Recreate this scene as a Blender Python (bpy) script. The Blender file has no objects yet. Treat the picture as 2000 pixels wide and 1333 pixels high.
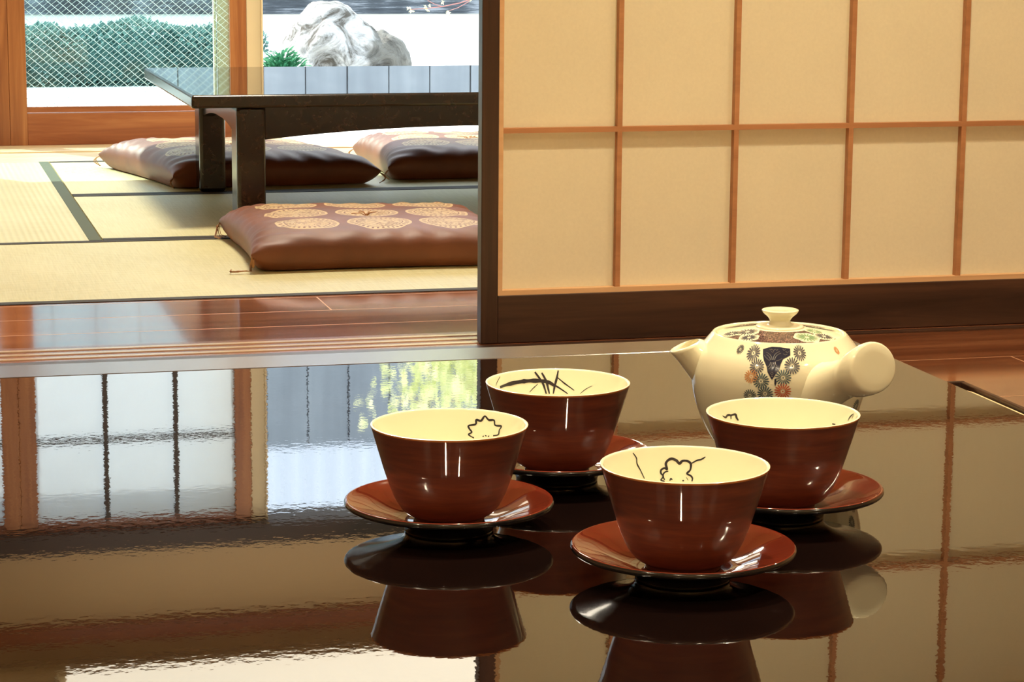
import bpy, bmesh, math, random
from mathutils import Vector, Matrix, noise
random.seed(7)
sc = bpy.context.scene
COL = sc.collection
R_ = math.radians
PI = math.pi

# ---------------------------------------------------------------- camera, world, sun, exposure
cam_d = bpy.data.cameras.new('camera'); cam = bpy.data.objects.new('camera', cam_d); COL.objects.link(cam)
cam_d.sensor_width = 36; cam_d.lens = 83.784; cam_d.clip_end = 200
_m = Matrix([[0.9674011, 0.036768, -0.2505658], [-0.2531272, 0.1710834, -0.9521854], [0.0078577, 0.9845703, 0.1748132]]).to_4x4(); _m.translation = (0, 0, 0.77); cam.matrix_world = _m
sc.camera = cam
sc.view_settings.view_transform = 'Standard'; sc.view_settings.look = 'None'
sc.view_settings.gamma = 1.0; sc.view_settings.use_curve_mapping = False
sc.view_settings.exposure = 0.0

wd = bpy.data.worlds.new('sky'); sc.world = wd; wd.use_nodes = True
bg = wd.node_tree.nodes['Background']; bg.inputs[0].default_value = (0.78, 0.89, 1.0, 1); bg.inputs[1].default_value = 5.0

def lamp(name, kind, loc, energy, color, **kw):
    l = bpy.data.lights.new(name, kind); l.energy = energy; l.color = color
    for k, v in kw.items():
        if k not in ('rot', 'target'): setattr(l, k, v)
    o = bpy.data.objects.new(name, l); COL.objects.link(o); o.location = loc
    if 'rot' in kw: o.rotation_euler = kw['rot']
    if 'target' in kw: o.rotation_euler = (Vector(kw['target']) - Vector(loc)).to_track_quat('-Z', 'Y').to_euler()
    return o
SUN = Vector((0.42, -0.62, -0.62))
lamp('sun', 'SUN', (0, 14, 12), 12.5, (1, 0.93, 0.80), angle=R_(0.6), target=Vector((0, 14, 12)) + SUN)
WARM = (1.0, 0.845, 0.58)
DOWN = [(-1.10, 0.45), (-0.35, -0.50), (0.55, -0.60), (1.45, -0.10), (-0.15, 1.70), (0.60, 1.95), (1.30, 1.70), (1.45, 3.2), (2.1, 3.1), (2.75, 2.7)]
DPOW = [12.0, 14.0, 14.0, 12.0, 11.0, 11.5, 11.0, 18.5, 9.5, 5.0]  # last three downlights are added to brighten the shoji
# the window opening lets the sky in: a portal guides the sampling, it gives no light of its own
pt = lamp('window_portal', 'AREA', (1.0, 8.32, 1.05), 1, (1, 1, 1), shape='RECTANGLE', size=4.6, size_y=2.2, rot=(R_(-90), 0, 0))
pt.data.cycles.is_portal = True

# ---------------------------------------------------------------- materials
def new_mat(name):
    m = bpy.data.materials.new(name); m.use_nodes = True
    nt = m.node_tree; return m, nt, nt.nodes['Principled BSDF']
def N(nt, t, **kw):
    n = nt.nodes.new(t)
    for k, v in kw.items(): setattr(n, k, v)
    return n
def principled(name, col, rough=0.5, spec=0.5, ior=1.5, coat=0, coat_rough=0.03, metal=0, sheen=0, trans=0):
    m, nt, b = new_mat(name)
    b.inputs['Base Color'].default_value = (*col, 1); b.inputs['Roughness'].default_value = rough
    b.inputs['IOR'].default_value = ior; b.inputs['Specular IOR Level'].default_value = spec
    b.inputs['Coat Weight'].default_value = coat; b.inputs['Coat Roughness'].default_value = coat_rough
    b.inputs['Metallic'].default_value = metal; b.inputs['Sheen Weight'].default_value = sheen
    return m
def ramp(nt, fac, stops):
    r = N(nt, 'ShaderNodeValToRGB'); e = r.color_ramp.elements
    e[0].position, e[0].color = stops[0][0], (*stops[0][1], 1)
    e[1].position, e[1].color = stops[-1][0], (*stops[-1][1], 1)
    for p, c in stops[1:-1]:
        x = e.new(p); x.color = (*c, 1)
    nt.links.new(fac, r.inputs[0]); return r
def coords(nt, scale=(1, 1, 1), loc=(0, 0, 0), rot=(0, 0, 0)):
    t = N(nt, 'ShaderNodeTexCoord'); mp = N(nt, 'ShaderNodeMapping')
    mp.inputs['Scale'].default_value = scale; mp.inputs['Location'].default_value = loc; mp.inputs['Rotation'].default_value = rot
    nt.links.new(t.outputs['Object'], mp.inputs[0]); return mp.outputs[0]
def noise_tex(nt, vec, scale, detail=4, rough=0.55, dist=0):
    n = N(nt, 'ShaderNodeTexNoise'); n.inputs['Scale'].default_value = scale; n.inputs['Detail'].default_value = detail
    n.inputs['Roughness'].default_value = rough; n.inputs['Distortion'].default_value = dist
    nt.links.new(vec, n.inputs['Vector']); return n.outputs['Fac']
def math_n(nt, op, a, b=None, c=None):
    n = N(nt, 'ShaderNodeMath', operation=op)
    for i, v in enumerate((a, b, c)):
        if v is None: continue
        if isinstance(v, (int, float)): n.inputs[i].default_value = v
        else: nt.links.new(v, n.inputs[i])
    return n.outputs[0]
def mixc(nt, fac, a, b, mode='MIX'):
    n = N(nt, 'ShaderNodeMix', data_type='RGBA', blend_type=mode)
    for sock, v in ((n.inputs[0], fac), (n.inputs[6], a), (n.inputs[7], b)):
        if isinstance(v, (int, float)): sock.default_value = v
        elif isinstance(v, tuple): sock.default_value = (*v, 1)
        else: nt.links.new(v, sock)
    return n.outputs[2]
def bump(nt, b, h, dist, strength=1.0):
    n = N(nt, 'ShaderNodeBump'); n.inputs['Distance'].default_value = dist; n.inputs['Strength'].default_value = strength
    nt.links.new(h, n.inputs['Height']); nt.links.new(n.outputs[0], b.inputs['Normal']); return n

def wood(name, c1, c2, c3, axis='X', rough=0.45, spec=0.5, coat=0.0, scale=1.0, fine=0.0004):
    m, nt, b = new_mat(name)
    s = {'X': (1.2, 22, 22), 'Y': (22, 1.2, 22), 'Z': (22, 22, 1.2)}[axis]
    v = coords(nt, tuple(q * scale for q in s))
    f = noise_tex(nt, v, 1.6, 6, 0.62, 0.6)
    v2 = coords(nt, tuple(q * scale * 0.35 for q in s)); f2 = noise_tex(nt, v2, 1.0, 3, 0.5, 0.2)
    f = math_n(nt, 'MULTIPLY_ADD', f2, 0.45, math_n(nt, 'MULTIPLY', f, 0.6))
    r = ramp(nt, f, [(0.36, c1), (0.52, c2), (0.68, c3)])
    nt.links.new(r.outputs[0], b.inputs['Base Color'])
    b.inputs['Roughness'].default_value = rough; b.inputs['Specular IOR Level'].default_value = spec
    b.inputs['Coat Weight'].default_value = coat; b.inputs['Coat Roughness'].default_value = 0.05
    if fine: bump(nt, b, f, fine)
    return m

def plank_floor(name, pitch=0.17, y0=4.441, dim=1.0):
    m, nt, b = new_mat(name)
    t = N(nt, 'ShaderNodeTexCoord'); s = N(nt, 'ShaderNodeSeparateXYZ'); nt.links.new(t.outputs['Object'], s.inputs[0])
    yy = math_n(nt, 'DIVIDE', math_n(nt, 'SUBTRACT', s.outputs[1], y0 - 17.0), pitch)
    row = math_n(nt, 'FLOOR', yy); fr = math_n(nt, 'FRACT', yy)
    off = math_n(nt, 'MULTIPLY', row, 0.61803)
    off = math_n(nt, 'ADD', math_n(nt, 'MULTIPLY', math_n(nt, 'FRACT', off), 1.8), 0.0 if pitch < 0.2 else -0.165)
    xx = math_n(nt, 'DIVIDE', math_n(nt, 'ADD', math_n(nt, 'ADD', s.outputs[0], off), 20.0), 1.8)
    col = math_n(nt, 'FLOOR', xx); fx = math_n(nt, 'FRACT', xx)
    ly = math_n(nt, 'LESS_THAN', math_n(nt, 'ABSOLUTE', math_n(nt, 'SUBTRACT', fr, 0.5)), 0.491 if pitch < 0.2 else 0.4955)
    lx = math_n(nt, 'LESS_THAN', math_n(nt, 'ABSOLUTE', math_n(nt, 'SUBTRACT', fx, 0.5)), 0.4991)
    inside = math_n(nt, 'MULTIPLY', ly, lx)
    v = coords(nt, (1.6, 18, 18))
    add = N(nt, 'ShaderNodeVectorMath', operation='ADD'); cmb = N(nt, 'ShaderNodeCombineXYZ')
    nt.links.new(math_n(nt, 'MULTIPLY', row, 3.7), cmb.inputs[0]); nt.links.new(math_n(nt, 'MULTIPLY', col, 5.1), cmb.inputs[2])
    nt.links.new(v, add.inputs[0]); nt.links.new(cmb.outputs[0], add.inputs[1])
    f = noise_tex(nt, add.outputs[0], 1.2, 6, 0.6, 0.8)
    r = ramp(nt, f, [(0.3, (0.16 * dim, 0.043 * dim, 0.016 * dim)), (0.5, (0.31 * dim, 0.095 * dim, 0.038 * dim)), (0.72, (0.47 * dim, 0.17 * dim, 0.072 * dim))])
    c = mixc(nt, inside, (0.62 * dim, 0.33 * dim, 0.17 * dim), r.outputs[0])  # light joint lines: reflections off the plank bevels put into the colour
    nt.links.new(math_n(nt, 'MULTIPLY', inside, 0.8 if pitch < 0.2 else 0.35), b.inputs['Coat Weight'])
    nt.links.new(math_n(nt, 'SUBTRACT', 0.62, math_n(nt, 'MULTIPLY', inside, 0.50)), b.inputs['Roughness'])
    nt.links.new(c, b.inputs['Base Color'])
    b.inputs['IOR'].default_value = 1.6; b.inputs['Coat Roughness'].default_value = 0.06; b.inputs['Coat IOR'].default_value = 1.7
    bump(nt, b, f, 0.00003)
    return m

def tatami(name, axis):
    m, nt, b = new_mat(name)
    t = N(nt, 'ShaderNodeTexCoord'); s = N(nt, 'ShaderNodeSeparateXYZ'); nt.links.new(t.outputs['Object'], s.inputs[0])
    along, across = (s.outputs[0], s.outputs[1]) if axis == 'X' else (s.outputs[1], s.outputs[0])
    ridge = math_n(nt, 'SINE', math_n(nt, 'MULTIPLY', across, 2 * PI / 0.0155))
    v = coords(nt, (6, 160, 1) if axis == 'Y' else (160, 6, 1))
    f = noise_tex(nt, v, 1.5, 4, 0.6)
    v2 = coords(nt, (1, 1, 1)); f2 = noise_tex(nt, v2, 3.0, 2)
    k = math_n(nt, 'ADD', math_n(nt, 'MULTIPLY', f, 0.45), math_n(nt, 'MULTIPLY', f2, 0.35))
    k = math_n(nt, 'ADD', k, math_n(nt, 'MULTIPLY', ridge, 0.045))
    r = ramp(nt, k, [(0.25, (0.60, 0.54, 0.27)), (0.42, (0.70, 0.64, 0.36)), (0.62, (0.79, 0.73, 0.45))])
    nt.links.new(r.outputs[0], b.inputs['Base Color'])
    b.inputs['Roughness'].default_value = 0.42; b.inputs['Specular IOR Level'].default_value = 0.35
    h = math_n(nt, 'ADD', math_n(nt, 'MULTIPLY', ridge, 0.6), math_n(nt, 'MULTIPLY', f, 0.35))
    bump(nt, b, h, 0.0006)
    return m

def lacquer(name, c1, c2, rough=0.015, ior=2.0, wave=1.4e-5, wscale=150, mottle=0.0, mscale=40):
    m, nt, b = new_mat(name)
    v = coords(nt)
    if mottle:
        f = noise_tex(nt, v, mscale, 6, 0.7, 1.2)
        r = ramp(nt, f, [(0.42, c1), (0.56, c2), (0.75, tuple(min(1, q * 1.9) for q in c2))])
        nt.links.new(r.outputs[0], b.inputs['Base Color'])
    else:
        f = noise_tex(nt, v, 6, 3); r = ramp(nt, f, [(0.3, c1), (0.7, c2)]); nt.links.new(r.outputs[0], b.inputs['Base Color'])
    b.inputs['Roughness'].default_value = rough; b.inputs['IOR'].default_value = ior
    if wave:
        n1 = noise_tex(nt, v, wscale, 2, 0.5); bump(nt, b, n1, wave)
    return m

M = {}
M['black_lacquer'] = lacquer('black_lacquer', (0.006, 0.0028, 0.0024), (0.010, 0.004, 0.003))
M['border_lacquer'] = lacquer('border_lacquer', (0.020, 0.009, 0.007), (0.030, 0.013, 0.010), rough=0.22, ior=1.9, wave=0)
M['mottled_lacquer'] = lacquer('mottled_lacquer', (0.005, 0.0026, 0.002), (0.026, 0.011, 0.006), rough=0.2, ior=1.55, wave=0, mottle=1, mscale=34)
M['far_top'] = lacquer('far_top_lacquer', (0.010, 0.006, 0.005), (0.018, 0.010, 0.008), rough=0.03, ior=2.0, wave=3e-6, wscale=120)
M['dark_wood_x'] = wood('dark_wood_x', (0.018, 0.008, 0.005), (0.050, 0.022, 0.013), (0.095, 0.042, 0.022), 'X', 0.38)
M['dark_wood_z'] = wood('dark_wood_z', (0.018, 0.008, 0.005), (0.050, 0.022, 0.013), (0.095, 0.042, 0.022), 'Z', 0.38)
M['lintel'] = wood('lintel_wood', (0.006, 0.003, 0.002), (0.014, 0.007, 0.004), (0.026, 0.012, 0.007), 'X', 0.5)
M['lattice_wood'] = wood('lattice_wood', (0.36, 0.15, 0.06), (0.46, 0.21, 0.09), (0.56, 0.27, 0.12), 'X', 0.5)
M['inner_frame_wood'] = wood('inner_frame_wood', (0.62, 0.36, 0.18), (0.70, 0.43, 0.22), (0.76, 0.50, 0.27), 'X', 0.5)
M['orange_wood_z'] = wood('orange_wood_z', (0.20, 0.060, 0.020), (0.32, 0.115, 0.038), (0.46, 0.20, 0.075), 'Z', 0.4)
M['orange_wood_x'] = wood('orange_wood_x', (0.18, 0.050, 0.018), (0.30, 0.095, 0.033), (0.42, 0.17, 0.065), 'X', 0.4)
M['pale_wood'] = wood('pale_wood', (0.62, 0.46, 0.26), (0.72, 0.56, 0.34), (0.80, 0.65, 0.42), 'X', 0.35)
M['beige_metal'] = principled('beige_metal', (0.66, 0.55, 0.38), 0.45)
M['ceiling_wood'] = wood('ceiling_wood', (0.42, 0.27, 0.14), (0.52, 0.36, 0.20), (0.60, 0.43, 0.25), 'X', 0.6)
M['threshold'] = wood('threshold_wood', (0.18, 0.055, 0.025), (0.28, 0.095, 0.042), (0.38, 0.14, 0.065), 'X', 0.2, coat=0.3)
M['groove'] = principled('groove_reflection', (0.62, 0.46, 0.32), 0.16)  # window reflection along the tracks painted in as a pale colour
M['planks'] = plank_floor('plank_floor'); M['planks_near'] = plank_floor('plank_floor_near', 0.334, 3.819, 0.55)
M['tatami_x'] = tatami('tatami_long_x', 'X'); M['tatami_y'] = tatami('tatami_long_y', 'Y')
M['heri_dark'] = principled('border_cloth_dark', (0.045, 0.036, 0.028), 0.7, 0.3)
M['heri_sky_sheen'] = principled('border_cloth_sky_sheen', (0.10, 0.115, 0.070), 0.7, 0.3)  # same dark cloth with sky sheen put into its colour
M['plaster'] = principled('plaster', (0.66, 0.50, 0.31), 0.9, 0.2)
M['plaster_far'] = principled('plaster_far', (0.62, 0.46, 0.28), 0.9, 0.2)
M['ink'] = principled('ink', (0.035, 0.030, 0.035), 0.25)
M['porcelain'] = principled('porcelain', (0.88, 0.86, 0.64), 0.12, 0.5, coat=0.6)
M['gold_tassel'] = principled('tassel_thread', (0.50, 0.25, 0.11), 0.6)
M['dark_metal'] = principled('black_metal', (0.02, 0.02, 0.02), 0.35)

def cup_mat():
    m, nt, b = new_mat('cup_lacquer')
    v = coords(nt, (14, 14, 150)); f = noise_tex(nt, v, 1.5, 5, 0.6)
    r = ramp(nt, f, [(0.3, (0.090, 0.017, 0.006)), (0.5, (0.135, 0.027, 0.009)), (0.72, (0.20, 0.045, 0.013))])
    nt.links.new(r.outputs[0], b.inputs['Base Color'])
    b.inputs['Roughness'].default_value = 0.38; b.inputs['Coat Weight'].default_value = 0.8; b.inputs['Coat Roughness'].default_value = 0.02
    n1 = noise_tex(nt, coords(nt, (60, 60, 400)), 1.0, 2); bump(nt, b, n1, 0.00001)
    return m
M['cup'] = cup_mat()
M['cup_lip'] = principled('cup_lip_glaze', (0.48, 0.17, 0.045), 0.2)
M['saucer_red'] = lacquer('saucer_red', (0.12, 0.016, 0.008), (0.17, 0.025, 0.011), rough=0.05, ior=1.9, wave=0)
M['saucer_black'] = principled('saucer_black', (0.008, 0.007, 0.007), 0.14, 0.5, coat=0.5)

def pot_mat():
    m, nt, b = new_mat('pot_glaze')
    b.inputs['Base Color'].default_value = (0.87, 0.82, 0.58, 1); b.inputs['Roughness'].default_value = 0.10
    b.inputs['Coat Weight'].default_value = 0.6
    return m
M['pot'] = pot_mat()
M['enamel0'] = principled('enamel_grey', (0.085, 0.085, 0.10), 0.2)
M['enamel1'] = principled('enamel_teal', (0.075, 0.115, 0.125), 0.2)
M['enamel2'] = principled('enamel_ochre', (0.62, 0.27, 0.10), 0.2)
M['enamel3'] = principled('enamel_red', (0.55, 0.13, 0.06), 0.2)
M['enamel_navy'] = principled('enamel_navy', (0.022, 0.024, 0.045), 0.2)
M['enamel_line'] = principled('enamel_line', (0.26, 0.26, 0.25), 0.2)
M['enamel_green'] = principled('enamel_green', (0.22, 0.36, 0.18), 0.2)
def lid_band():
    m, nt, b = new_mat('lid_band')
    v = coords(nt); f = noise_tex(nt, v, 420, 3, 0.7, 2.5)
    r = ramp(nt, f, [(0.40, (0.045, 0.024, 0.032)), (0.52, (0.10, 0.055, 0.05)), (0.62, (0.38, 0.24, 0.17)), (0.72, (0.07, 0.035, 0.04))])
    nt.links.new(r.outputs[0], b.inputs['Base Color']); b.inputs['Roughness'].default_value = 0.15
    return m
M['lid_band'] = lid_band()

def paper(name, col, tr):
    m = bpy.data.materials.new(name); m.use_nodes = True; nt = m.node_tree; nt.nodes.clear()
    out = N(nt, 'ShaderNodeOutputMaterial'); d = N(nt, 'ShaderNodeBsdfDiffuse'); t = N(nt, 'ShaderNodeBsdfTranslucent'); x = N(nt, 'ShaderNodeMixShader')
    f = noise_tex(nt, coords(nt, (1, 1, 1)), 160, 4, 0.7); f2 = noise_tex(nt, coords(nt, (1, 1, 1)), 6, 3)
    k = math_n(nt, 'ADD', math_n(nt, 'MULTIPLY', f, 0.6), math_n(nt, 'MULTIPLY', f2, 0.4))
    r = ramp(nt, k, [(0.35, tuple(q * 0.94 for q in col)), (0.65, col)])
    nt.links.new(r.outputs[0], d.inputs[0]); nt.links.new(r.outputs[0], t.inputs[0])
    x.inputs[0].default_value = tr; nt.links.new(d.outputs[0], x.inputs[1]); nt.links.new(t.outputs[0], x.inputs[2]); nt.links.new(x.outputs[0], out.inputs[0])
    return m
M['paper'] = paper('shoji_paper', (0.90, 0.83, 0.64), 0.33)
M['paper_far'] = paper('shoji_paper_far', (0.80, 0.86, 0.90), 0.6)

def thin_glass(name, tint, refl=1.5):
    m = bpy.data.materials.new(name); m.use_nodes = True; nt = m.node_tree; nt.nodes.clear()
    out = N(nt, 'ShaderNodeOutputMaterial'); t = N(nt, 'ShaderNodeBsdfTransparent'); g = N(nt, 'ShaderNodeBsdfGlossy'); x = N(nt, 'ShaderNodeMixShader'); f = N(nt, 'ShaderNodeLayerWeight')
    t.inputs[0].default_value = (*tint, 1); g.inputs['Roughness'].default_value = 0.02
    fac = math_n(nt, 'MULTIPLY_ADD', math_n(nt, 'POWER', f.outputs['Facing'], 5.0), 0.9, 0.04)
    nt.links.new(fac, x.inputs[0]); nt.links.new(t.outputs[0], x.inputs[1]); nt.links.new(g.outputs[0], x.inputs[2]); nt.links.new(x.outputs[0], out.inputs[0])
    return m
M['wire_glass'] = thin_glass('wire_glass', (0.80, 0.92, 0.925))
M['wire'] = paper('wire', (0.86, 0.92, 0.92), 0.5)

def zabuton_mat():
    m, nt, b = new_mat('zabuton_satin')
    t = N(nt, 'ShaderNodeTexCoord'); s = N(nt, 'ShaderNodeSeparateXYZ'); nt.links.new(t.outputs['Object'], s.inputs[0])
    p = 0.166
    def cell(o):
        q = math_n(nt, 'DIVIDE', o, p); fl = math_n(nt, 'ROUND', q)
        return math_n(nt, 'MULTIPLY', math_n(nt, 'SUBTRACT', q, fl), p), fl
    cx, ix = cell(s.outputs[0]); cy, iy = cell(s.outputs[1])
    d = math_n(nt, 'SQRT', math_n(nt, 'ADD', math_n(nt, 'MULTIPLY', cx, cx), math_n(nt, 'MULTIPLY', cy, cy)))
    inr = math_n(nt, 'MULTIPLY', math_n(nt, 'LESS_THAN', math_n(nt, 'ABSOLUTE', ix), 1.5), math_n(nt, 'LESS_THAN', math_n(nt, 'ABSOLUTE', iy), 1.5))
    up = math_n(nt, 'GREATER_THAN', s.outputs[2], 0.045)
    inr = math_n(nt, 'MULTIPLY', inr, up)
    ang = math_n(nt, 'ARCTAN2', cy, cx)
    disc = math_n(nt, 'LESS_THAN', d, 0.0735)
    # ring of dark dots, thin gap, figured centre
    dots = math_n(nt, 'MULTIPLY', math_n(nt, 'GREATER_THAN', math_n(nt, 'SINE', math_n(nt, 'MULTIPLY', ang, 34.0)), 0.25), math_n(nt, 'LESS_THAN', math_n(nt, 'ABSOLUTE', math_n(nt, 'SUBTRACT', d, 0.063)), 0.0045))
    gap = math_n(nt, 'LESS_THAN', math_n(nt, 'ABSOLUTE', math_n(nt, 'SUBTRACT', d, 0.0525)), 0.0012)
    f = noise_tex(nt, coords(nt), 75, 4, 0.65, 1.5)
    fig = math_n(nt, 'MULTIPLY', math_n(nt, 'GREATER_THAN', f, 0.53), math_n(nt, 'LESS_THAN', d, 0.051))
    hole = math_n(nt, 'MAXIMUM', math_n(nt, 'MAXIMUM', dots, gap), math_n(nt, 'MULTIPLY', fig, 0.75))
    k = math_n(nt, 'MULTIPLY', math_n(nt, 'MULTIPLY', disc, inr), math_n(nt, 'SUBTRACT', 1.0, hole))
    base = ramp(nt, noise_tex(nt, coords(nt), 9, 3), [(0.3, (0.15, 0.046, 0.019)), (0.7, (0.22, 0.068, 0.028))])
    c = mixc(nt, math_n(nt, 'MULTIPLY', k, 0.85), base.outputs[0], (0.66, 0.48, 0.24))
    nt.links.new(c, b.inputs['Base Color']); b.inputs['Roughness'].default_value = 0.5
    b.inputs['Sheen Weight'].default_value = 0.12; b.inputs['Sheen Roughness'].default_value = 0.4; b.inputs['Sheen Tint'].default_value = (0.9, 0.5, 0.3, 1)
    fb = noise_tex(nt, coords(nt, (1, 1, 1)), 900, 2); bump(nt, b, math_n(nt, 'ADD', math_n(nt, 'MULTIPLY', fb, 0.4), k), 0.0005)
    return m
M['zabuton'] = zabuton_mat()

def rock_mat():
    m, nt, b = new_mat('rock')
    f = noise_tex(nt, coords(nt, (1, 1, 1.3), rot=(0.3, 0.5, 0)), 6, 9, 0.68, 1.6)
    r = ramp(nt, f, [(0.40, (0.06, 0.055, 0.045)), (0.48, (0.22, 0.23, 0.225)), (0.60, (0.42, 0.44, 0.44))])
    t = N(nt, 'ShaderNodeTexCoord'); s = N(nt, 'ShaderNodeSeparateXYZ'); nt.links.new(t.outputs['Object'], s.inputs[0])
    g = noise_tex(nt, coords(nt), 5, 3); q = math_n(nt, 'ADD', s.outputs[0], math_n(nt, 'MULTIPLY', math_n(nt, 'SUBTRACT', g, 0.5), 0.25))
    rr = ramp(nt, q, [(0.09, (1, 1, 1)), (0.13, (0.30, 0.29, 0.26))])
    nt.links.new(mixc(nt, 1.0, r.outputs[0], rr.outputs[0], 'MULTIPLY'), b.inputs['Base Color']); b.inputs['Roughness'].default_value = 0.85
    bump(nt, b, f, 0.03); return m
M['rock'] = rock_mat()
def gravel_mat():
    m, nt, b = new_mat('white_gravel')
    v = N(nt, 'ShaderNodeTexVoronoi'); v.inputs['Scale'].default_value = 70; nt.links.new(coords(nt), v.inputs['Vector'])
    r = ramp(nt, v.outputs['Distance'], [(0.0, (0.78, 0.77, 0.73)), (0.7, (0.60, 0.59, 0.55))])
    nt.links.new(r.outputs[0], b.inputs['Base Color']); b.inputs['Roughness'].default_value = 0.9; bump(nt, b, v.outputs['Distance'], 0.004)
    return m
M['gravel'] = gravel_mat()
def fence_mat():
    m, nt, b = new_mat('fence_boards')
    f = noise_tex(nt, coords(nt, (5, 5, 60)), 1.5, 5, 0.7); f2 = noise_tex(nt, coords(nt, (3.5, 1, 0.2)), 1.5, 3)
    k = math_n(nt, 'ADD', math_n(nt, 'MULTIPLY', f, 0.5), math_n(nt, 'MULTIPLY', f2, 0.5))
    r = ramp(nt, k, [(0.36, (0.17, 0.195, 0.215)), (0.52, (0.22, 0.25, 0.27)), (0.66, (0.30, 0.33, 0.345))])
    nt.links.new(r.outputs[0], b.inputs['Base Color']); b.inputs['Roughness'].default_value = 0.8; bump(nt, b, f, 0.004)
    return m
M['fence'] = fence_mat()
def skirt_mat():
    m, nt, b = new_mat('fence_skirt')
    f = noise_tex(nt, coords(nt, (2.5, 2.5, 45)), 1.5, 5, 0.75); f2 = noise_tex(nt, coords(nt, (2.2, 1, 0.3)), 1.5, 2)
    k = math_n(nt, 'ADD', math_n(nt, 'MULTIPLY', f, 0.6), math_n(nt, 'MULTIPLY', f2, 0.4))
    r = ramp(nt, k, [(0.40, (0.018, 0.024, 0.030)), (0.52, (0.045, 0.055, 0.065)), (0.62, (0.20, 0.22, 0.24))])
    nt.links.new(r.outputs[0], b.inputs['Base Color']); b.inputs['Roughness'].default_value = 0.8; bump(nt, b, f, 0.006)
    return m
M['skirt'] = skirt_mat()
M['curb'] = principled('curb_concrete', (0.66, 0.65, 0.58), 0.9)
def leaf_mat(name, c1, c2, tr=0.35):
    m = bpy.data.materials.new(name); m.use_nodes = True; nt = m.node_tree; nt.nodes.clear()
    out = N(nt, 'ShaderNodeOutputMaterial'); d = N(nt, 'ShaderNodeBsdfDiffuse'); t = N(nt, 'ShaderNodeBsdfTranslucent'); x = N(nt, 'ShaderNodeMixShader')
    f = noise_tex(nt, coords(nt), 8, 2); r = ramp(nt, f, [(0.35, c1), (0.65, c2)])
    nt.links.new(r.outputs[0], d.inputs[0]); nt.links.new(r.outputs[0], t.inputs[0]); x.inputs[0].default_value = tr
    nt.links.new(d.outputs[0], x.inputs[1]); nt.links.new(t.outputs[0], x.inputs[2]); nt.links.new(x.outputs[0], out.inputs[0]); return m
M['leaf_green'] = leaf_mat('leaf_green', (0.03, 0.14, 0.07), (0.10, 0.30, 0.17))
M['leaf_hedge'] = leaf_mat('leaf_hedge', (0.10, 0.20, 0.185), (0.15, 0.26, 0.24))
M['leaf_pale'] = leaf_mat('leaf_pale', (0.60, 0.66, 0.30), (0.82, 0.82, 0.52), 0.5)
M['twig'] = principled('twig_bark', (0.30, 0.13, 0.12), 0.7)
M['siding'] = principled('corrugated_siding', (0.80, 0.84, 0.88), 0.6)
M['cream_mat'] = principled('cream_mat', (0.72, 0.56, 0.32), 0.7)
def emis(name, col, s):
    m = bpy.data.materials.new(name); m.use_nodes = True; b = m.node_tree.nodes['Principled BSDF']
    b.inputs['Base Color'].default_value = (*col, 1); b.inputs['Emission Color'].default_value = (*col, 1); b.inputs['Emission Strength'].default_value = s; return m
M['lamp_glow'] = emis('ceiling_lamp_glow', (1.0, 0.92, 0.76), 2.3)
M['lens_glow'] = emis('downlight_lens', (1.0, 0.80, 0.52), 6.0)

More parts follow.
